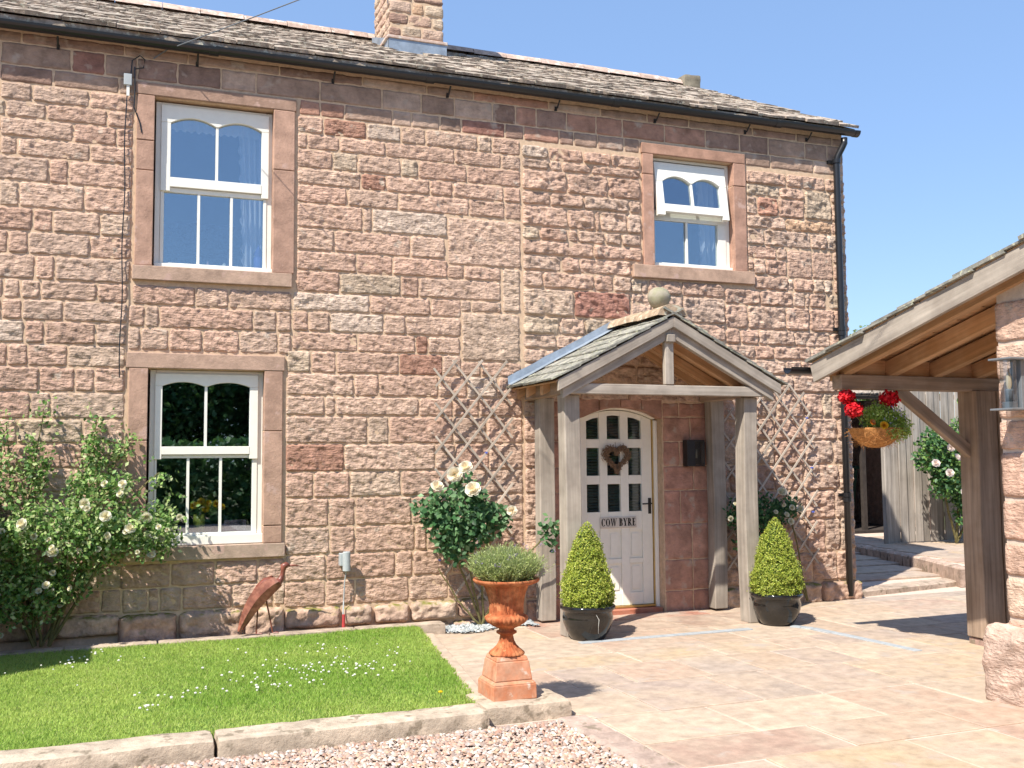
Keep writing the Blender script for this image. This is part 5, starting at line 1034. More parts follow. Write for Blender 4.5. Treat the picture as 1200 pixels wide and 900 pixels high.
# ================================================================== TRELLISES
def trellis(name, label, x0, x1, z0, z1, sp, yb, clip=None, ang=1.22):
    t = thing(name, label, 'trellis', ((x0+x1)/2, yb, z0), 'diamond lattice trellises beside the porch')
    for fam, yy in ((1, yb-.014), (-1, yb)):
        c = x0-(z1-z0)/ang if fam > 0 else x0; cend = x1+(0 if fam > 0 else (z1-z0)/ang)
        k = math.floor(c/sp)*sp+(.04 if fam > 0 else .0)
        while k < cend:
            # line x = k + (z-z0)/ang (fam +) or x = k - (z-z0)/ang
            pts = []
            for i in range(81):
                z = z0+(z1-z0)*i/80; x = k+fam*(z-z0)/ang
                if x0 <= x <= x1 and (clip is None or clip(x, z)): pts.append((x, z))
            if len(pts) > 5:
                (xa, za), (xb, zb) = pts[0], pts[-1]; e = .03*random.uniform(.6, 1.4)
                d = Vector((xb-xa, 0, zb-za)).normalized()*e
                mb = MB(); mb.beam(Vector((xa, yy+random.uniform(-.002, .002), za))-d, Vector((xb, yy, zb))+d, .009, .020, side=(0, 1, 0)); mb.build('lath', M_LATH, t)
            k += sp
    return t
tl = trellis('garden_trellis', 'grey wooden diamond trellis on the wall left of the porch', 2.71, 3.46, .18, 2.44, .25, -.055, clip=lambda x, z: x > 2.71+max(0, (.75-z))*.45)
tr = trellis('garden_trellis', 'grey wooden diamond trellis on the wall right of the porch', 5.82, 6.95, .35, 2.28, .25, -.055, clip=lambda x, z: x < 6.95-max(0, z-1.9)*.4 and x > 5.82 and z < 2.0+(x-5.82)*.5)
for t_, pts in ((tr, [(6.2, 2.15), (6.85, 1.95), (6.9, 1.42), (6.9, .95)]), (tl, [(2.74, .62), (3.2, 1.6)])):
    for x, z in pts:
        mb = MB(); mb.box(x-.009, x+.009, -.08, -.055, z-.008, z+.008); mb.build('blue_clip', M_BLUEO, t_)

# ================================================================== FOLIAGE helpers
def leaves(name, C, Nrm, smin, smax, pal, m, parent=None, asp=.6, fold=.25, kind='stuff', jitter=.8, dr=None):
    """C (N,3) leaf bases, Nrm preferred facing"""
    n = len(C); Nv = Nrm+rng.normal(0, jitter, (n, 3)); Nv /= np.linalg.norm(Nv, axis=1, keepdims=True)
    d = rng.normal(0, 1, (n, 3)) if dr is None else dr+rng.normal(0, .35, (n, 3)); d -= Nv*(d*Nv).sum(1, keepdims=True); d /= np.linalg.norm(d, axis=1, keepdims=True)
    s_ = np.cross(Nv, d); L_ = rng.uniform(smin, smax, n)[:, None]; W = L_*asp/2
    b = C; t = C+d*L_; mid = C+d*L_*.5
    l = mid+s_*W+Nv*W*fold; r = mid-s_*W+Nv*W*fold; mid2 = mid
    V = np.stack([b, r, t, l], 1).reshape(-1, 3); q = np.arange(n)*4
    F = np.stack([np.stack([q, q+1, q+2], 1), np.stack([q, q+2, q+3], 1)], 1).reshape(-1, 3)
    P = np.array(pal); T = P[rng.integers(0, len(P), n)]*rng.uniform(.75, 1.25, n)[:, None]; T = np.repeat(T, 4, 0)
    o = np_obj(name, V, F, m, parent, tint=T)
    if kind: o['kind'] = kind
    return o
def ball_pts(n, c, r, shell=.5):
    d = rng.normal(0, 1, (n, 3)); d /= np.linalg.norm(d, axis=1, keepdims=True)
    rad = (shell+(1-shell)*rng.random(n))[:, None]; return np.array(c)+d*rad*np.array(r), d
def rose_mesh(col, r=1., core=(.8, .5, .3)):
    V = []; F = []; T = []
    for ring, (np_, rad, h, open_) in enumerate(((7, 1.0, .18, 1.0), (7, .86, .40, .75), (6, .66, .58, .5), (5, .46, .66, .3), (4, .24, .66, .15))):
        for k in range(np_):
            a = 2*math.pi*(k+.5*(ring % 2)+random.uniform(-.1, .1))/np_; n = len(V); w = 3.4/np_
            for i, (rr, hh) in enumerate(((.08, -.1), (rad*.7, h*.35), (rad, h))):
                for t in (-1, 0, 1):
                    aa = a+t*w*(.5 if i == 0 else 1 if i == 1 else .8); q = rr*(1 if t else 1.06)
                    V.append((q*math.cos(aa), q*math.sin(aa), hh+(.06 if t == 0 and i == 2 else 0)+random.uniform(-.02, .02)))
                    m_ = min(1, ring/4*.9); c = np.array(col)*(1-m_)+np.array(core)*m_; T.append(c*random.uniform(.94, 1.04))
            for i in range(2):
                for t in range(2): b = n+i*3+t; F.append((b, b+1, b+4, b+3))
    return np_obj('rose_bloom_mesh', np.array(V), F, M_PETAL, None, tint=np.array(T), smooth=True, mesh_only=True)
ROSE_W = [rose_mesh((.84, .82, .70), core=(.80, .74, .50)) for _ in range(3)]
ROSE_P = [rose_mesh((.88, .84, .72), core=(.88, .76, .55)) for _ in range(3)]
ROSE_PK = [rose_mesh((.84, .78, .74), core=(.80, .68, .62)) for _ in range(2)]
def bloom(meshes, parent, p, r, face=(-.2, -1, .35), name='rose_bloom'):
    o = bpy.data.objects.new(name, random.choice(meshes)); COL.objects.link(o); o.parent = parent; o.location = Vector(p)-wloc(parent)
    o.scale = (r, r, r); f = Vector(face)+Vector((random.gauss(0, .3), random.gauss(0, .2), random.gauss(0, .3)))
    o.rotation_euler = f.to_track_quat('Z', 'Y').to_euler(); return o
def cane(m, pts, r0, r1):
    n = 14; P = []
    for i in range(n+1):
        t = i/n; k = t*(len(pts)-1); j = min(int(k), len(pts)-2); f = k-j; f = f*f*(3-2*f)*.4+f*.6
        P.append(Vector(pts[j]).lerp(Vector(pts[j+1]), f)+Vector((random.gauss(0, .004), random.gauss(0, .004), 0)))
    m.tube(P, [r0+(r1-r0)*i/n for i in range(n+1)], 6); return P
GREENS = [(.10, .20, .045), (.15, .27, .07), (.06, .13, .035), (.21, .33, .09), (.32, .42, .15), (.40, .46, .22)]
DKGRN = [(.035, .10, .035), (.05, .13, .045), (.03, .08, .03), (.07, .16, .06), (.10, .20, .08)]
# ---- big climbing rose at the left
r1 = thing('climbing_rose', 'large sprawling climbing rose with small cream flowers left of the ground floor window', 'rose bush', (-.55, -.15, .07), 'rose bushes')
m = MB(); SH = []
for tip in [((-.6, -.12, .1), (-.75, -.15, .9), (-.85, -.10, 1.85)), ((-.6, -.12, .1), (-.7, -.16, 1.0), (-.58, -.10, 1.97)), ((-.5, -.12, .1), (-.4, -.18, .9), (-.22, -.09, 1.55), (-.19, -.09, 1.9)),
            ((-.5, -.15, .1), (-.2, -.3, .9), (.25, -.25, 1.1), (.42, -.18, 1.12)), ((-.5, -.15, .1), (-.1, -.35, .8), (.2, -.4, .85), (.38, -.3, .95)), ((-.6, -.15, .1), (-.9, -.3, .8), (-1.2, -.3, 1.3), (-1.3, -.2, 1.6)),
            ((-.5, -.15, .1), (-.3, -.4, 1.0), (-.1, -.35, 1.3), (.1, -.2, 1.42)), ((-.55, -.15, .1), (-.7, -.4, .9), (-.9, -.45, 1.1)), ((-.5, -.12, .1), (-.35, -.2, 1.0), (-.05, -.1, 1.5), (.04, -.08, 1.72)),
            ((-.55, -.15, .1), (-.1, -.3, 1.05), (.18, -.16, 1.35), (.3, -.12, 1.45))]:
    SH.append(cane(m, tip, .014, .004))
m.build('stems', M_STEM, r1)
C = []; 
for P in SH:
    for p in P[5:]:
        nn = 34; q = np.array(p)+rng.normal(0, 1, (nn, 3))*np.array([.055, .05, .06]); C.append(q)
for c, r, n in [((-.5, -.38, 1.02), (.55, .24, .26), 1900), ((-1.1, -.3, .95), (.4, .25, .5), 1500), ((.0, -.35, 1.0), (.42, .2, .2), 1150), ((-1.0, -.3, .6), (.42, .25, .42), 1900), ((-.62, -.3, .55), (.3, .2, .3), 1300), ((-.35, -.25, .62), (.25, .16, .2), 500), ((-.3, -.3, .80), (.32, .2, .18), 420), ((-.95, -.2, 1.35), (.22, .12, .28), 500), ((-.2, -.22, 1.33), (.25, .13, .18), 500), ((.28, -.25, .92), (.2, .15, .2), 380), ((-.62, -.14, 1.5), (.13, .1, .35), 380), ((-.2, -.13, 1.6), (.12, .08, .22), 260)]:
    q, d = ball_pts(n, c, r, .35); C.append(q)
C = np.concatenate(C); C = C[(C[:, 1] < -.03)]
k = vnoise(C[:, 0]*6+3, C[:, 2]*6, 2)+.5*vnoise(C[:, 0]*15, C[:, 2]*15, 5) > .52
C = C[k]
leaves('foliage', C, np.tile([-.35, -.7, .6], (len(C), 1)), .028, .052, GREENS, M_LEAF, r1, asp=.62)
surf = C[C[:, 1] < -.2]; idx = rng.choice(len(surf), 75, replace=False)
for i in idx:
    p = surf[i]+np.array([0, -.05, 0]); bloom(ROSE_W, r1, p, random.uniform(.018, .034))
for x, z, y in ((-.68, 1.08, -.55), (-.47, .86, -.5), (.08, 1.02, -.5), (-.25, 1.22, -.45), (-.1, 1.12, -.5), (.2, 1.1, -.4)): bloom(ROSE_W, r1, (x, y, z), .045)
# ---- rose left of the porch
r2 = thing('cream_rose_bush', 'glossy dark green rose with large cream blooms growing up the left trellis', 'rose bush', (3.0, -.2, 0), 'rose bushes')
m = MB(); SH = []
for tip in [((3.12, -.14, .02), (2.95, -.18, .45), (2.75, -.25, .9), (2.6, -.28, 1.28)), ((3.12, -.14, .02), (3.0, -.2, .5), (2.9, -.25, 1.0), (2.87, -.3, 1.42)), ((3.13, -.14, .02), (3.1, -.22, .6), (3.2, -.28, .95), (3.3, -.3, 1.05)), ((3.12, -.14, .02), (3.3, -.3, .5), (3.6, -.35, .75), (3.72, -.38, .92)), ((3.1, -.14, .02), (2.9, -.12, .25), (2.72, -.1, .55))]:
    SH.append(cane(m, tip, .012, .006))
m.build('stems', M_STEM, r2)
C = []
for c, r, n in [((2.85, -.32, 1.08), (.33, .18, .26), 560), ((2.98, -.32, .98), (.34, .18, .22), 460), ((2.6, -.28, 1.08), (.18, .13, .16), 160), ((2.85, -.3, .78), (.2, .14, .2), 220), ((3.15, -.3, 1.0), (.2, .14, .15), 160), ((2.75, -.3, .9), (.2, .15, .2), 180), ((3.70, -.4, .85), (.10, .07, .17), 70), ((2.88, -.3, 1.35), (.12, .1, .1), 50)]:
    q, d = ball_pts(n, c, r, .5); C.append(q)
C = np.concatenate(C); leaves('foliage', C, np.tile([-.3, -.8, .55], (len(C), 1)), .042, .072, DKGRN+[(.13, .24, .10), (.18, .30, .15)], M_LEAF, r2, asp=.72, fold=.2, jitter=.55)
for x, z, y, r in ((2.61, 1.30, -.42, .052), (2.775, 1.405, -.42, .060), (2.88, 1.465, -.42, .054), (2.92, 1.27, -.5, .062), (3.32, 1.07, -.42, .042), (3.80, .90, -.40, .05)): bloom(ROSE_P, r2, (x, y, z), r*1.15)
# ---- rose right of the porch
r3 = thing('small_climbing_rose', 'small climbing rose with cream buds behind the right porch posts', 'rose bush', (6.3, -.15, 0), 'rose bushes')
m = MB(); SH = []
for tip in [((6.75, -.12, .03), (6.6, -.14, .4), (6.45, -.18, .75), (6.3, -.2, 1.1)), ((6.75, -.12, .03), (6.65, -.14, .5), (6.5, -.2, .95), (6.62, -.22, 1.1)), ((6.45, -.16, .75), (6.1, -.2, .85), (5.9, -.22, 1.0)), ((6.3, -.15, .8), (6.0, -.16, .6), (5.85, -.18, .7))]:
    SH.append(cane(m, tip, .011, .005))
m.build('stems', M_STEM, r3)
C = []
for c, r, n in [((6.12, -.25, .98), (.28, .12, .2), 460), ((6.42, -.25, 1.0), (.2, .1, .14), 260), ((5.86, -.25, .95), (.16, .1, .2), 260), ((6.2, -.22, .75), (.25, .1, .2), 260), ((5.95, -.2, .7), (.15, .08, .15), 120)]:
    q, d = ball_pts(n, c, r, .35); C.append(q)
C = np.concatenate(C); leaves('foliage', C, np.tile([-.3, -.8, .55], (len(C), 1)), .035, .058, DKGRN, M_LEAF, r3, asp=.65)
for x, z, r in ((6.28, 1.18, .05), (6.40, 1.02, .03), (6.33, .95, .03), (6.5, 1.0, .038), (6.38, .88, .036), (6.3, 1.05, .022), (6.2, .98, .024), (5.72, 1.07, .024), (5.82, 1.06, .02), (5.66, .93, .03), (5.9, 1.08, .03)): bloom(ROSE_W, r3, (x, -.38, z), r)
q, d = ball_pts(110, (.69, .26, 1.14), (.14, .05, .06), .4); leaves('leaves', q, np.tile([-.3, -.8, .5], (110, 1)), .04, .07, GREENS, M_LEAF, VFL, asp=.5)
YEL = rose_mesh((.85, .62, .03), core=(.8, .5, .02))
for x, z in ((.60, 1.16), (.66, 1.19), (.72, 1.17), (.79, 1.17), (.83, 1.14), (.70, 1.13)): bloom([YEL], VFL, (x, .20, z), .034, name='yellow_flower')
# ---- rose against the far fence
r4 = thing('fence_rose', 'leafy climbing rose with a few pale blooms in front of the grey board fence', 'rose bush', (11.4, 2.6, .24), 'rose bushes')
m = MB(); 
for tip in [((11.6, 2.7, .24), (11.3, 2.6, 1.0), (10.95, 2.6, 1.7)), ((11.6, 2.7, .24), (11.6, 2.6, 1.2), (11.8, 2.6, 2.2)), ((11.6, 2.7, .24), (12., 2.6, 1.0), (12.3, 2.6, 1.8))]: cane(m, tip, .02, .008)
m.build('stems', M_STEM, r4)
C = []
for c, r, n in [((11.3, 2.6, 1.55), (.52, .24, .43), 1700), ((11.75, 2.6, 1.3), (.52, .24, .57), 1700), ((11.85, 2.55, .75), (.43, .24, .43), 1100), ((11.95, 2.65, 2.0), (.38, .2, .43), 900), ((11.3, 2.55, 1.15), (.3, .2, .3), 600)]:
    q, d = ball_pts(n, c, r, .4); C.append(q)
C = np.concatenate(C); C = C[vnoise(C[:, 0]*5, C[:, 2]*5, 8) > .22]
leaves('foliage', C, np.tile([-.4, -.7, .6], (len(C), 1)), .05, .085, GREENS[:4]+DKGRN, M_LEAF, r4, asp=.65)
for x, z in ((11.05, 1.78), (11.2, 1.65), (10.9, 1.42), (11.15, 1.28), (11.4, 1.0), (11.3, 1.5), (11.6, 1.2), (11.5, .75), (11.7, 1.55)): bloom(ROSE_PK, r4, (x, 2.32, z), .06)

# ================================================================== POTS, TOPIARY, URN
def topiary(x, y, label_p, label_t, h, rr, streak=False):
    p = thing('glazed_pot', label_p, 'plant pot', (x, y, 0), 'dark glazed pots by the porch')
    m = MB(); m.lathe([(0, 0), (.135, 0), (.15, .015), (.185, .07), (.212, .14), (.218, .19), (.208, .235), (.218, .245), (.238, .262), (.238, .285), (.226, .292), (.206, .285), (.196, .255), (.19, .24)], 48, (x, y, 0)); m.build('pot_body', M_GLAZE, p, smooth=True)
    m = MB(); m.lathe([(.0, .255), (.194, .25)], 24, (x, y, 0)); m.build('soil', M_SOIL, p)
    if streak:
        m = MB(); pr = [(.2185, .235), (.2195, .19), (.2145, .14), (.188, .07)]; pts = []
        for i, (r_, z_) in enumerate(pr): a = math.radians(-97+i*3+(4 if i == 1 else 0)); pts.append((x+(r_+.001)*math.cos(a), y+(r_+.001)*math.sin(a), z_))
        m.tube(pts, [.002, .003, .002, .001], 5); m.build('pale_streak', M_WHITEC, p)
    t = thing('box_cone', label_t, 'topiary', (x, y, .26), 'clipped box cones')
    prof = lambda u: rr*(.93+.14*math.sin(min(1, u*2.2)*math.pi))*(1-u**2.4)**.80 if u < 1 else 0
    m = MB(); m.lathe([(max(.001, prof(u)*.86), .25+u*h*.97) for u in [i/12 for i in range(13)]], 20, (x, y, 0)); m.build('inner_dark_core', mat('inner_core_green', (.05, .075, .02), var=.3, bump=.5, rough=1., spec=.05) if 'inner_core_green' not in MATS else MATS['inner_core_green'], t)  # solid dark core behind the clipped leaves
    m = MB(); m.tube([(x, y, .24), (x+.01, y, .4)], .014, 6); m.build('trunk', M_BARK, t)
    n = 19000; u = 1-np.sqrt(rng.random(n)); u = np.clip(u*1.02, 0, .995); a = rng.uniform(0, 2*np.pi, n)
    R = np.array([prof(q) for q in u]); bump_ = 1+.24*(vnoise(a*5, u*12, int(x*10))-.5)+.18*(vnoise(a*13, u*30, 3)-.5)+(rng.random(n) < .03)*rng.uniform(.03, .16, n); dpt = rng.random(n)**2*.16
    rad = R*bump_*(1-dpt)+.003; C = np.stack([x+rad*np.cos(a), y+rad*np.sin(a), .262+u*h], 1)
    N_ = np.stack([np.cos(a), np.sin(a), np.full(n, .45)], 1)
    leaves('foliage', C, N_, .010, .019, [(.34, .40, .06), (.42, .46, .08), (.27, .34, .05), (.48, .50, .12), (.18, .25, .04)], M_LEAF, t, asp=.7, jitter=1.0)
topiary(3.76, -1.06, 'dark glazed round pot with a pale streak in front of the white door', 'clipped yellow-green box cone in the pot in front of the white door', .735, .205, True)
topiary(5.68, -1.08, 'dark glazed round pot at the foot of the right front porch post', 'clipped yellow-green box cone in the pot at the right front porch post', .715, .212)

ux, uy = 2.24, -3.10
urn = thing('rusty_iron_urn', 'tall orange rusted iron urn on a terracotta pedestal at the corner of the lawn', 'urn', (ux, uy, .1))
def frustum(m, hx0, hx1, z0, z1): m.add([(ux-hx0, uy-hx0, z0), (ux+hx0, uy-hx0, z0), (ux+hx0, uy+hx0, z0), (ux-hx0, uy+hx0, z0), (ux-hx1, uy-hx1, z1), (ux+hx1, uy-hx1, z1), (ux+hx1, uy+hx1, z1), (ux-hx1, uy+hx1, z1)], [(3, 2, 1, 0), (4, 5, 6, 7), (0, 1, 5, 4), (1, 2, 6, 5), (2, 3, 7, 6), (3, 0, 4, 7)])
m = MB(); frustum(m, .142, .140, .095, .185); frustum(m, .140, .122, .1855, .205); frustum(m, .122, .106, .2055, .318); frustum(m, .104, .095, .3185, .345); m.build('pedestal', M_TERRA, urn, bevel=.006, seg=2)
ft = lambda i, t: .09*math.cos(t*22) if 2 <= i <= 6 else 0
m = MB(); m.lathe([(.0, .345), (.104, .345), (.104, .352), (.098, .362), (.075, .382), (.055, .405), (.043, .43), (.040, .462), (.050, .468), (.063, .475), (.063, .486), (.048, .492), (.046, .505)], 66, (ux, uy, 0), flute=ft); m.build('stem_foot', M_RUST, urn, smooth=True)
fb = lambda i, t: (  .10*abs(math.cos(t*14)) if 2 <= i <= 5 else .035*math.cos(t*28) if 8 <= i <= 14 else 0)
m = MB(); m.lathe([(.03, .500), (.052, .505), (.075, .518), (.105, .538), (.120, .555), (.124, .572), (.118, .585), (.106, .590), (.104, .600), (.103, .63), (.105, .66), (.110, .69), (.118, .72), (.130, .75), (.137, .768)], 112, (ux, uy, 0), flute=fb); m.build('bowl', M_RUST, urn, smooth=True)
m = MB(); m.lathe([(.137, .766), (.165, .772), (.200, .786), (.207, .798), (.205, .806), (.192, .806), (.160, .795), (.150, .785)], 64, (ux, uy, 0)); m.build('rim', M_RUST, urn, smooth=True)
m = MB(); m.lathe([(0, .787), (.155, .786)], 32, (ux, uy, 0)); m.build('soil', M_SOIL, urn)
lav = thing('lavender', 'silvery green lavender plant with thin stems growing in the rusty urn', 'lavender', (ux, uy, .785))
n = 2600; a = rng.uniform(0, 2*np.pi, n); rr = np.sqrt(rng.random(n))*.135
b = np.stack([ux+rr*np.cos(a), uy+rr*np.sin(a), np.full(n, .785)], 1)
out = rr/.135; L_ = rng.uniform(.12, .265, n)*(1-.25*out); d = np.stack([np.cos(a)*out*.75, np.sin(a)*out*.75, np.ones(n)*1.0], 1)+rng.normal(0, .22, (n, 3)); d /= np.linalg.norm(d, axis=1, keepdims=True)
t = b+d*L_[:, None]; sd_ = np.cross(d, rng.normal(0, 1, (n, 3))); sd_ /= np.linalg.norm(sd_, axis=1, keepdims=True); sd_ *= .0016
V = np.stack([b-sd_, b+sd_, t+sd_*.5, t-sd_*.5], 1).reshape(-1, 3); F = np.arange(n*4).reshape(n, 4)
T = np.repeat(np.array([(.24, .30, .12), (.30, .36, .18), (.19, .25, .10)])[rng.integers(0, 3, n)], 4, 0)
np_obj('stalks', V, F, M_LEAF, lav, tint=T)['kind'] = 'stuff'
k = 15000; i = rng.integers(0, n, k); f = rng.uniform(.25, 1.0, k)[:, None]; C = b[i]+(t[i]-b[i])*f+rng.normal(0, .004, (k, 3))
leaves('foliage', C, np.tile([0, -.4, .5], (k, 1)), .012, .026, [(.30, .36, .11), (.38, .44, .16), (.24, .30, .09), (.42, .46, .22)], M_LEAF, lav, asp=.22, jitter=1.2, dr=d[i])
i = rng.choice(n, 60, replace=False); i = i[:26]; C = np.repeat(t[i]+d[i]*rng.uniform(.0, .06, 26)[:, None], 9, 0)+rng.normal(0, .006, (234, 3))
leaves('flower_spikes', C, np.tile([0, 0, 1.], (234, 1)), .008, .014, [(.22, .15, .36), (.30, .24, .40), (.30, .30, .25)], M_PETAL, lav, asp=.5)

# ================================================================== HANGING BASKET
bx_, by_, bz_ = 5.545, -2.62, 1.76
hb = thing('hanging_basket', 'coir lined hanging basket of red geraniums and trailing green plants under the carport eave', 'hanging basket', (bx_, by_, bz_))
m = MB(); m.lathe([(0, -.155), (.06, -.15), (.12, -.12), (.17, -.07), (.20, -.01), (.205, .0), (.19, .0)], 40, (bx_, by_, bz_), flute=lambda i, t: .04*math.sin(t*7+i)*math.sin(t*3)); m.build('coir_liner', M_COIR, hb, smooth=True)
m = MB()
for _ in range(420):
    a = random.uniform(0, 6.28); e = random.uniform(-.14, .0); r_ = .2*math.sqrt(max(.02, 1-(e/.155)**2)); p = Vector((bx_+r_*math.cos(a), by_+r_*math.sin(a), bz_+e)); d = Vector((random.gauss(math.cos(a)*.4, 1), random.gauss(math.sin(a)*.4, 1), random.gauss(-.3, .7))).normalized()*random.uniform(.02, .07)
    m.tube([p, p+d*.5+Vector((0, 0, .004)), p+d], [.0012, .0011, .0008], 3, cap=False)
m.build('coir_fibres', M_COIR, hb, kind='stuff')
m = MB(); hook = (5.545, -2.60, 2.06)
for a in (0.3, 2.4, 4.5): m.tube([(bx_+.2*math.cos(a), by_+.2*math.sin(a), bz_), hook], .0022, 4)
m.tube([hook, (5.545, -2.60, 2.075)], .005, 6); m.build('chains', M_IRON, hb)
C = []
for c, r, n in [((bx_+.05, by_-.03, bz_+.07), (.19, .17, .12), 2600), ((bx_+.15, by_-.1, bz_-.0), (.10, .10, .11), 1100), ((bx_-.03, by_-.1, bz_+.09), (.14, .1, .12), 1200), ((bx_+.02, by_-.17, bz_-.02), (.09, .05, .06), 400)]:
    q, d = ball_pts(n, c, r, .45); C.append(q)
C = np.concatenate(C); leaves('foliage', C, np.tile([-.3, -.6, .7], (len(C), 1)), .015, .030, [(.27, .42, .07), (.34, .50, .10), (.20, .33, .06), (.42, .54, .20)], M_LEAF, hb, asp=.5, jitter=1.)
q, d = ball_pts(26, (bx_+.05, by_-.17, bz_+.07), (.14, .03, .1), .6); leaves('lobelia_flowers', np.repeat(q, 4, 0)+rng.normal(0, .004, (104, 3)), np.tile([-.2, -1, .2], (104, 1)), .010, .014, [(.45, .45, .72), (.30, .28, .65), (.75, .76, .82)], M_PETAL, hb, asp=.8)
for x, z, y, r in ((5.245, 2.0, -2.66, .060), (5.275, 1.90, -2.70, .068), (5.575, 1.985, -2.75, .076)):
    q, d = ball_pts(520, (x, y, z), (r, r, r*.85), .72)
    leaves('geranium_head', q, d, .018, .03, [(.62, .012, .02), (.75, .02, .035), (.50, .008, .015), (.80, .06, .07)], M_PETAL, hb, asp=.9, jitter=.35)['kind'] = 'thing'
    m = MB(); m.tube([(bx_+(x-bx_)*.3, by_, bz_+.05), (x*.6+bx_*.4, y*.5+by_*.5, z-.1), (x, y, z-.03)], .004, 5); m.build('flower_stalk', M_STEM, hb)
PAN = rose_mesh((.85, .60, .05), core=(.8, .35, .03)); bloom([PAN], hb, (5.475, -2.80, 1.775), .032, name='yellow_pansy'); bloom([rose_mesh((.75, .25, .03))], hb, (5.40, -2.76, 1.80), .024, name='orange_petal')

# ================================================================== BIRD, GREY CYLINDER, RED SLEEVE
bird = thing('metal_bird', 'reddish brown metal curlew sculpture with a long beak standing by the wall', 'bird sculpture', (1.16, -.25, .1))
def loft(m, pts, n=14):
    """pts: (x,y,z,ry,rz) cross sections along a spine"""
    V = []; F = []; P = [Vector(p[:3]) for p in pts]
    for i, p in enumerate(pts):
        d = (P[min(i+1, len(P)-1)]-P[max(i-1, 0)]).normalized(); s_ = Vector((0, 1, 0)); u = d.cross(s_).normalized()
        for k in range(n): a = 2*math.pi*k/n; V.append(P[i]+s_*math.cos(a)*p[3]+u*math.sin(a)*p[4])
    for i in range(len(pts)-1):
        for k in range(n): F.append((i*n+k, i*n+(k+1) % n, (i+1)*n+(k+1) % n, (i+1)*n+k))
    F.append(tuple(range(n-1, -1, -1))); F.append(tuple(range((len(pts)-1)*n, len(pts)*n))); m.add(V, F)
m = MB(); loft(m, [(1.03, -.25, .34, .012, .012), (1.08, -.25, .40, .045, .045), (1.13, -.25, .45, .068, .072), (1.18, -.25, .49, .074, .080), (1.225, -.25, .505, .062, .064), (1.262, -.25, .515, .038, .038), (1.285, -.25, .545, .024, .024), (1.298, -.25, .585, .020, .019), (1.303, -.25, .62, .022, .022), (1.305, -.25, .648, .030, .030), (1.33, -.25, .660, .030, .026), (1.352, -.25, .655, .014, .013)], 16)
m.build('body', M_BIRD, bird, smooth=True)
m = MB(); m.tube([(1.34, -.25, .653), (1.40, -.25, .652), (1.465, -.25, .640)], [.011, .007, .003], 8); m.build('beak', M_BIRD, bird, smooth=True)
for sy, nm in ((-.325, 'wing'), (-.175, 'wing')):
    V = []; F = []; n = 12; s_ = -1 if sy < -.25 else 1
    for i in range(n+1):
        t = i/n; cx = 1.25-(.31 if s_ < 0 else .27)*t-.02*math.sin(t*3); cz = .535-.40*t**1.05+.045*math.sin(t*math.pi); w = .070*math.sin(math.pi*min(1, .2+t*.79))**.8
        for k, (dx, dz, dy) in enumerate(((-.65, .75, .03), (0, 0, 0.0), (.65, -.75, .02))): V.append((cx+dx*w, -.25+s_*(.104-.060*t-dy*.8), cz+dz*w))
    for i in range(n):
        for k in range(2): a = i*3+k; F.append((a, a+1, a+4, a+3))
    o = np_obj(nm, V, F, M_BIRDW, bird); md = o.modifiers.new('t', 'SOLIDIFY'); md.thickness = .006
m = MB(); m.tube([(1.04, -.25, .35), (.985, -.25, .24), (.955, -.25, .15)], [.022, .016, .006], 8); m.build('tail', M_BIRD, bird)
for x0, x1 in ((1.10, 1.085), (1.16, 1.22)):
    m = MB(); m.tube([(x0, -.25, .39), ((x0+x1)/2, -.25, .25), (x1, -.25, .10)], .007, 7)
    for a in (-.6, 0, .6): m.tube([(x1, -.25, .102), (x1+.05*math.cos(a), -.25+.05*math.sin(a), .10)], .004, 5)
    m.build('leg', M_BIRD, bird)
gc = thing('outdoor_tap_cover', 'small pale grey cylinder fixed low on the stone wall with a cable below', 'wall fitting', (1.86, -.05, .65))
m = MB(); m.tube([(1.875, -.10, .565), (1.875, -.10, .735)], .034, 18); m.box(1.82, 1.86, -.09, -.02, .61, .72); m.build('housing', M_GREYP, gc, bevel=.004)
m = MB(); m.tube([(1.873, -.09, .565), (1.866, -.06, .45), (1.86, -.055, .3), (1.845, -.10, .18)], .006, 6); m.build('cable', M_GREYP, gc)
rs = thing('red_pipe_sleeve', 'short red pipe stub standing at the foot of the wall under the grey cylinder', 'pipe stub', (1.84, -.16, .06))
m = MB(); m.tube([(1.835, -.17, .06), (1.84, -.16, .20)], .014, 10); m.build('sleeve', M_RED, rs)

# ================================================================== FENCE, SHED, BIN
fence = thing('board_fence', 'tall grey weathered vertical board fence behind the cottage corner', 'fence', (12.3, 3.1, .24))
for i in range(22):
    x = 10.78+i*.142; dy = .026*(i % 2)
    mb = MB(); mb.box(x, x+.146-.012*(i % 2), 3.10-dy, 3.12-dy, .24, 2.78+random.uniform(-.004, .004)); mb.build('board', M_FENCE, fence, bevel=.002)
for z in (.6, 1.5, 2.4): mb = MB(); mb.box(10.76, 13.9, 3.125, 3.17, z, z+.07); mb.build('rail', M_FENCE, fence)
mb = MB(); mb.box(10.665, 10.775, 3.09, 3.17, .22, 2.80); mb.build('post', M_FENCE, fence, bevel=.004)
shed = thing('garden_shed', 'dark open lean-to shed with a slate roof between the cottage and the fence', 'shed', (12.3, 5.9, .1))
mb = MB(); mb.box(11.35, 11.62, 5.2, 7.3, .0, 2.6); mb.build('stone_wall', M_STONE, shed, tint=np.array((.40, .27, .21)))
mb = MB(); mb.box(13.4, 13.6, 5.2, 7.3, .0, 2.6); mb.build('stone_wall', M_STONE, shed, tint=np.array((.40, .27, .21)))
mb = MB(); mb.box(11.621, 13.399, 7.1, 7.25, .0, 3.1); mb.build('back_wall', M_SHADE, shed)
mb = MB(); mb.box(11.63, 13.39, 5.21, 7.09, .2, .245); mb.build('floor', M_SHADE, shed)
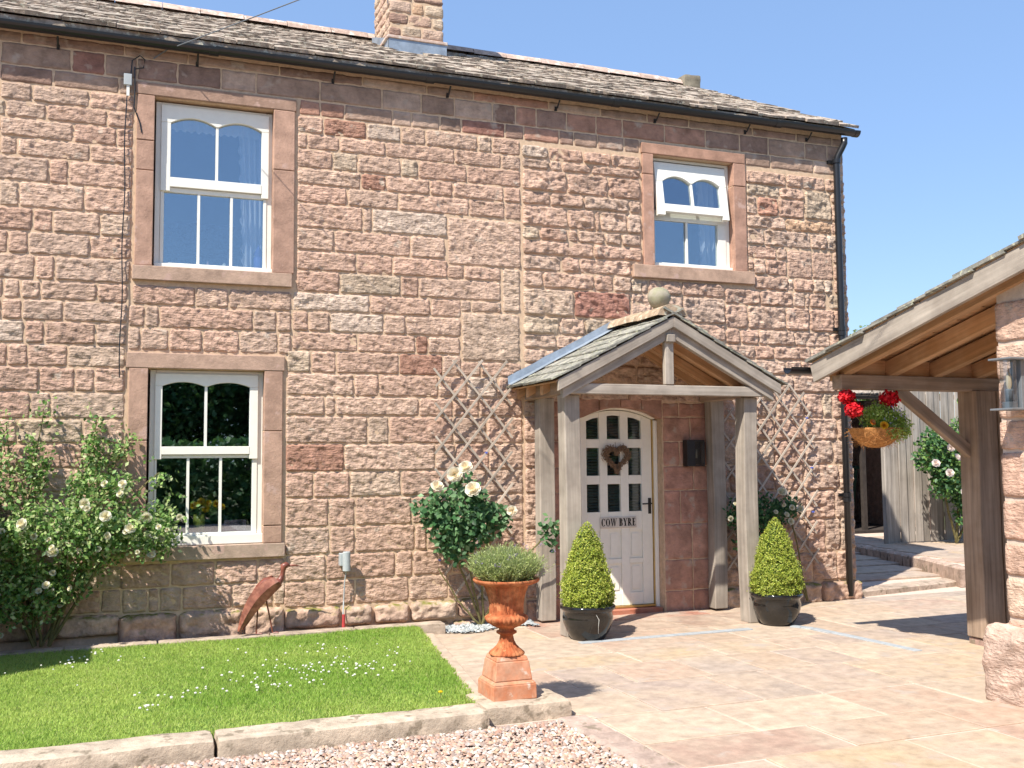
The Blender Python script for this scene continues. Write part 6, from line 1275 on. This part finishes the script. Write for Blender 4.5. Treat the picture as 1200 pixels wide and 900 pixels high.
for i in range(5):
    for j in range(7):
        o = bpy.data.objects.new('slate', random.choice(SLM)); COL.objects.link(o); o.parent = shed
        o.location = Vector((11.3+j*.33, 5.05+i*.38, 2.60+i*.38*.35))-wloc(shed); o.scale = (.325, .52, .025); o.rotation_euler = (math.atan(.35)-.04, 0, 0)
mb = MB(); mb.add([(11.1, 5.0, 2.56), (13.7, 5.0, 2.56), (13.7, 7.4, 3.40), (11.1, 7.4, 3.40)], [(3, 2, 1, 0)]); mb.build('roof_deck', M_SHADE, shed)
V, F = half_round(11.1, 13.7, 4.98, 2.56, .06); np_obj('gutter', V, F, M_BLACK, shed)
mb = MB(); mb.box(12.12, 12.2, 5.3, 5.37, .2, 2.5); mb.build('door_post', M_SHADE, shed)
binn = thing('wheelie_bin', 'dark green wheeled bin standing in the shade inside the open shed', 'bin', (12.75, 6.8, .24))
mb = MB(); mb.add([(12.55, 6.55, .28), (12.95, 6.55, .28), (12.95, 6.95, .28), (12.55, 6.95, .28), (12.50, 6.48, 1.28), (13.02, 6.48, 1.28), (13.02, 7.05, 1.28), (12.50, 7.05, 1.28)], [(3, 2, 1, 0), (4, 5, 6, 7), (0, 1, 5, 4), (1, 2, 6, 5), (2, 3, 7, 6), (3, 0, 4, 7)]); mb.build('body', M_BINP, binn, bevel=.02)
mb = MB(); mb.box(12.48, 13.04, 6.43, 7.08, 1.285, 1.34); mb.build('lid', M_BINP, binn, bevel=.02)
mb = MB(); mb.box(12.62, 12.80, 6.470, 6.478, .90, 1.15); mb.build('sticker', M_LABEL, binn)
for x in (12.53, 12.97): mb = MB(); mb.tube([(x-.03, 7.0, .345), (x+.03, 7.0, .345)], .1, 14); mb.build('wheel', M_BLACK, binn)

# ================================================================== projecting outhouse left of the view, trees
oh = thing('stone_outhouse', 'low stone outhouse projecting from the cottage beyond the left edge', 'outhouse', (-2.4, -.9, 0))
mb = MB(); mb.box(-3.3, -1.50, -1.70, .0, -.1, 2.02); mb.build('walls', M_MORTAR, oh)
L_ = []; z = 0.
while z < 1.9:
    h = random.uniform(.15, .24); a = -1.7
    while a < -.02:
        w = random.uniform(.25, .5); w = -.01-a if -.01-a-w < .1 else w; L_.append((a+.005, a+w-.006, z+.005, min(z+h, 2.0)-.005, 0, random.choice([0, 1, 2, 3]))); a += w
    z += h
for s_ in L_:
    X, D, Z, F, T = stone_mesh(*s_, step=.03); np_obj('stone', np.stack([-1.50+D*.8, X, Z], 1), F, M_STONE, oh, tint=T, smooth=True)
z = 0.
while z < 1.9:
    h = random.uniform(.15, .24); a = -3.29
    while a < -1.52:
        w = random.uniform(.25, .5); w = -1.51-a if -1.51-a-w < .1 else w
        X, D, Z, F, T = stone_mesh(a+.005, a+w-.006, z+.005, min(z+h, 2.0)-.005, 0, random.choice([0, 1, 2, 3]), step=.03); np_obj('stone', np.stack([X, -1.70-D*.8, Z], 1), F, M_STONE, oh, tint=T, smooth=True); a += w
    z += h
mb = MB(); mb.box(-3.4, -1.46, -1.76, -.0, 2.025, 2.10); mb.build('roof_slab', M_SLATE, oh, bevel=.01)

def tree(name, label, x, y, h, cr, seed, z0=-.14, pal=DKGRN, n=9000, ls=(.16, .3), cat='tree', stuff=False):
    rs = random.Random(seed); t = thing(name, label, cat, (x, y, z0))
    m = MB(); th = h*.45; m.tube([(x, y, z0), (x+rs.uniform(-.1, .1), y, z0+th*.5), (x, y, z0+th), (x, y, z0+h*.85)], [h*.03, h*.024, h*.018, h*.005], 9)
    Cs = []; 
    for i in range(13):
        a = rs.uniform(0, 6.28); e = rs.uniform(.0, 1); rr = cr*rs.uniform(.35, .8)*(1-.4*e); c = (x+rr*math.cos(a), y+rr*math.sin(a), z0+h*(.42+.45*e)); r_ = cr*rs.uniform(.3, .5)
        m.tube([(x, y, z0+h*(.28+.35*e)), ((x+c[0])/2, (y+c[1])/2, (z0+h*(.3+.35*e)+c[2])/2+.1), c], [h*.012, h*.008, h*.003], 6)
        q, d = ball_pts(n//13, c, (r_, r_, r_*.75), .45); Cs.append(q)
    m.build('trunk', M_BARK, t); C = np.concatenate(Cs); ctr = np.array((x, y, z0+h*.55)); N_ = C-ctr; N_ /= np.linalg.norm(N_, axis=1, keepdims=True); N_[:, 2] += .5
    leaves('crown', C, N_, ls[0], ls[1], pal, M_LEAF, t, asp=.7, jitter=.6); return t
tree('broadleaf_tree', 'distant leafy tree whose top shows between the cottage and the carport roof', 32.4, 27.2, 7.9, 2.7, 3, pal=GREENS, n=7000)
# wood behind the viewer, seen only as the dark reflection in the ground floor panes
wd = bpy.data.objects.new('tree_belt', None); COL.objects.link(wd); tag(wd, kind='stuff'); wd['label'] = 'belt of dark trees across the drive, mirrored in the ground floor window'
Cs = []; m = MB(); rt = random.Random(9)
for i in range(20):
    x = -22+i*2.6+rt.uniform(-.8, .8); y = -23+rt.uniform(-1.5, 1.5); h = rt.uniform(5.0, 6.4)
    m.tube([(x, y, -.14), (x+rt.uniform(-.3, .3), y, h*.4), (x, y, h*.8)], [.2, .14, .04], 7)
    for k in range(11):
        a = rt.uniform(0, 6.28); e = rt.random(); rr = 2.1*rt.uniform(.2, .9)*(1-.35*e); r_ = rt.uniform(.8, 1.4)
        q, d = ball_pts(700, (x+rr*math.cos(a), y+rr*math.sin(a), h*(.22+.68*e)), (r_, r_, r_*.8), .5); Cs.append(q)
hq = np.stack([rng.uniform(-14, 22, 30000), rng.uniform(-17.6, -16.6, 30000), rng.uniform(-.1, 2.0, 30000)], 1); Cs.append(hq)  # low unseen hedge added so the lower panes mirror no bright ground
C = np.concatenate(Cs); C = C[C[:, 2] > -.1]
leaves('tree_crowns', C, np.tile([-.3, .3, .8], (len(C), 1)), .14, .28, DKGRN+GREENS[:2], M_LEAF, wd, asp=.7, jitter=.8)
m.build('tree_trunks', M_BARK, wd, kind='stuff')
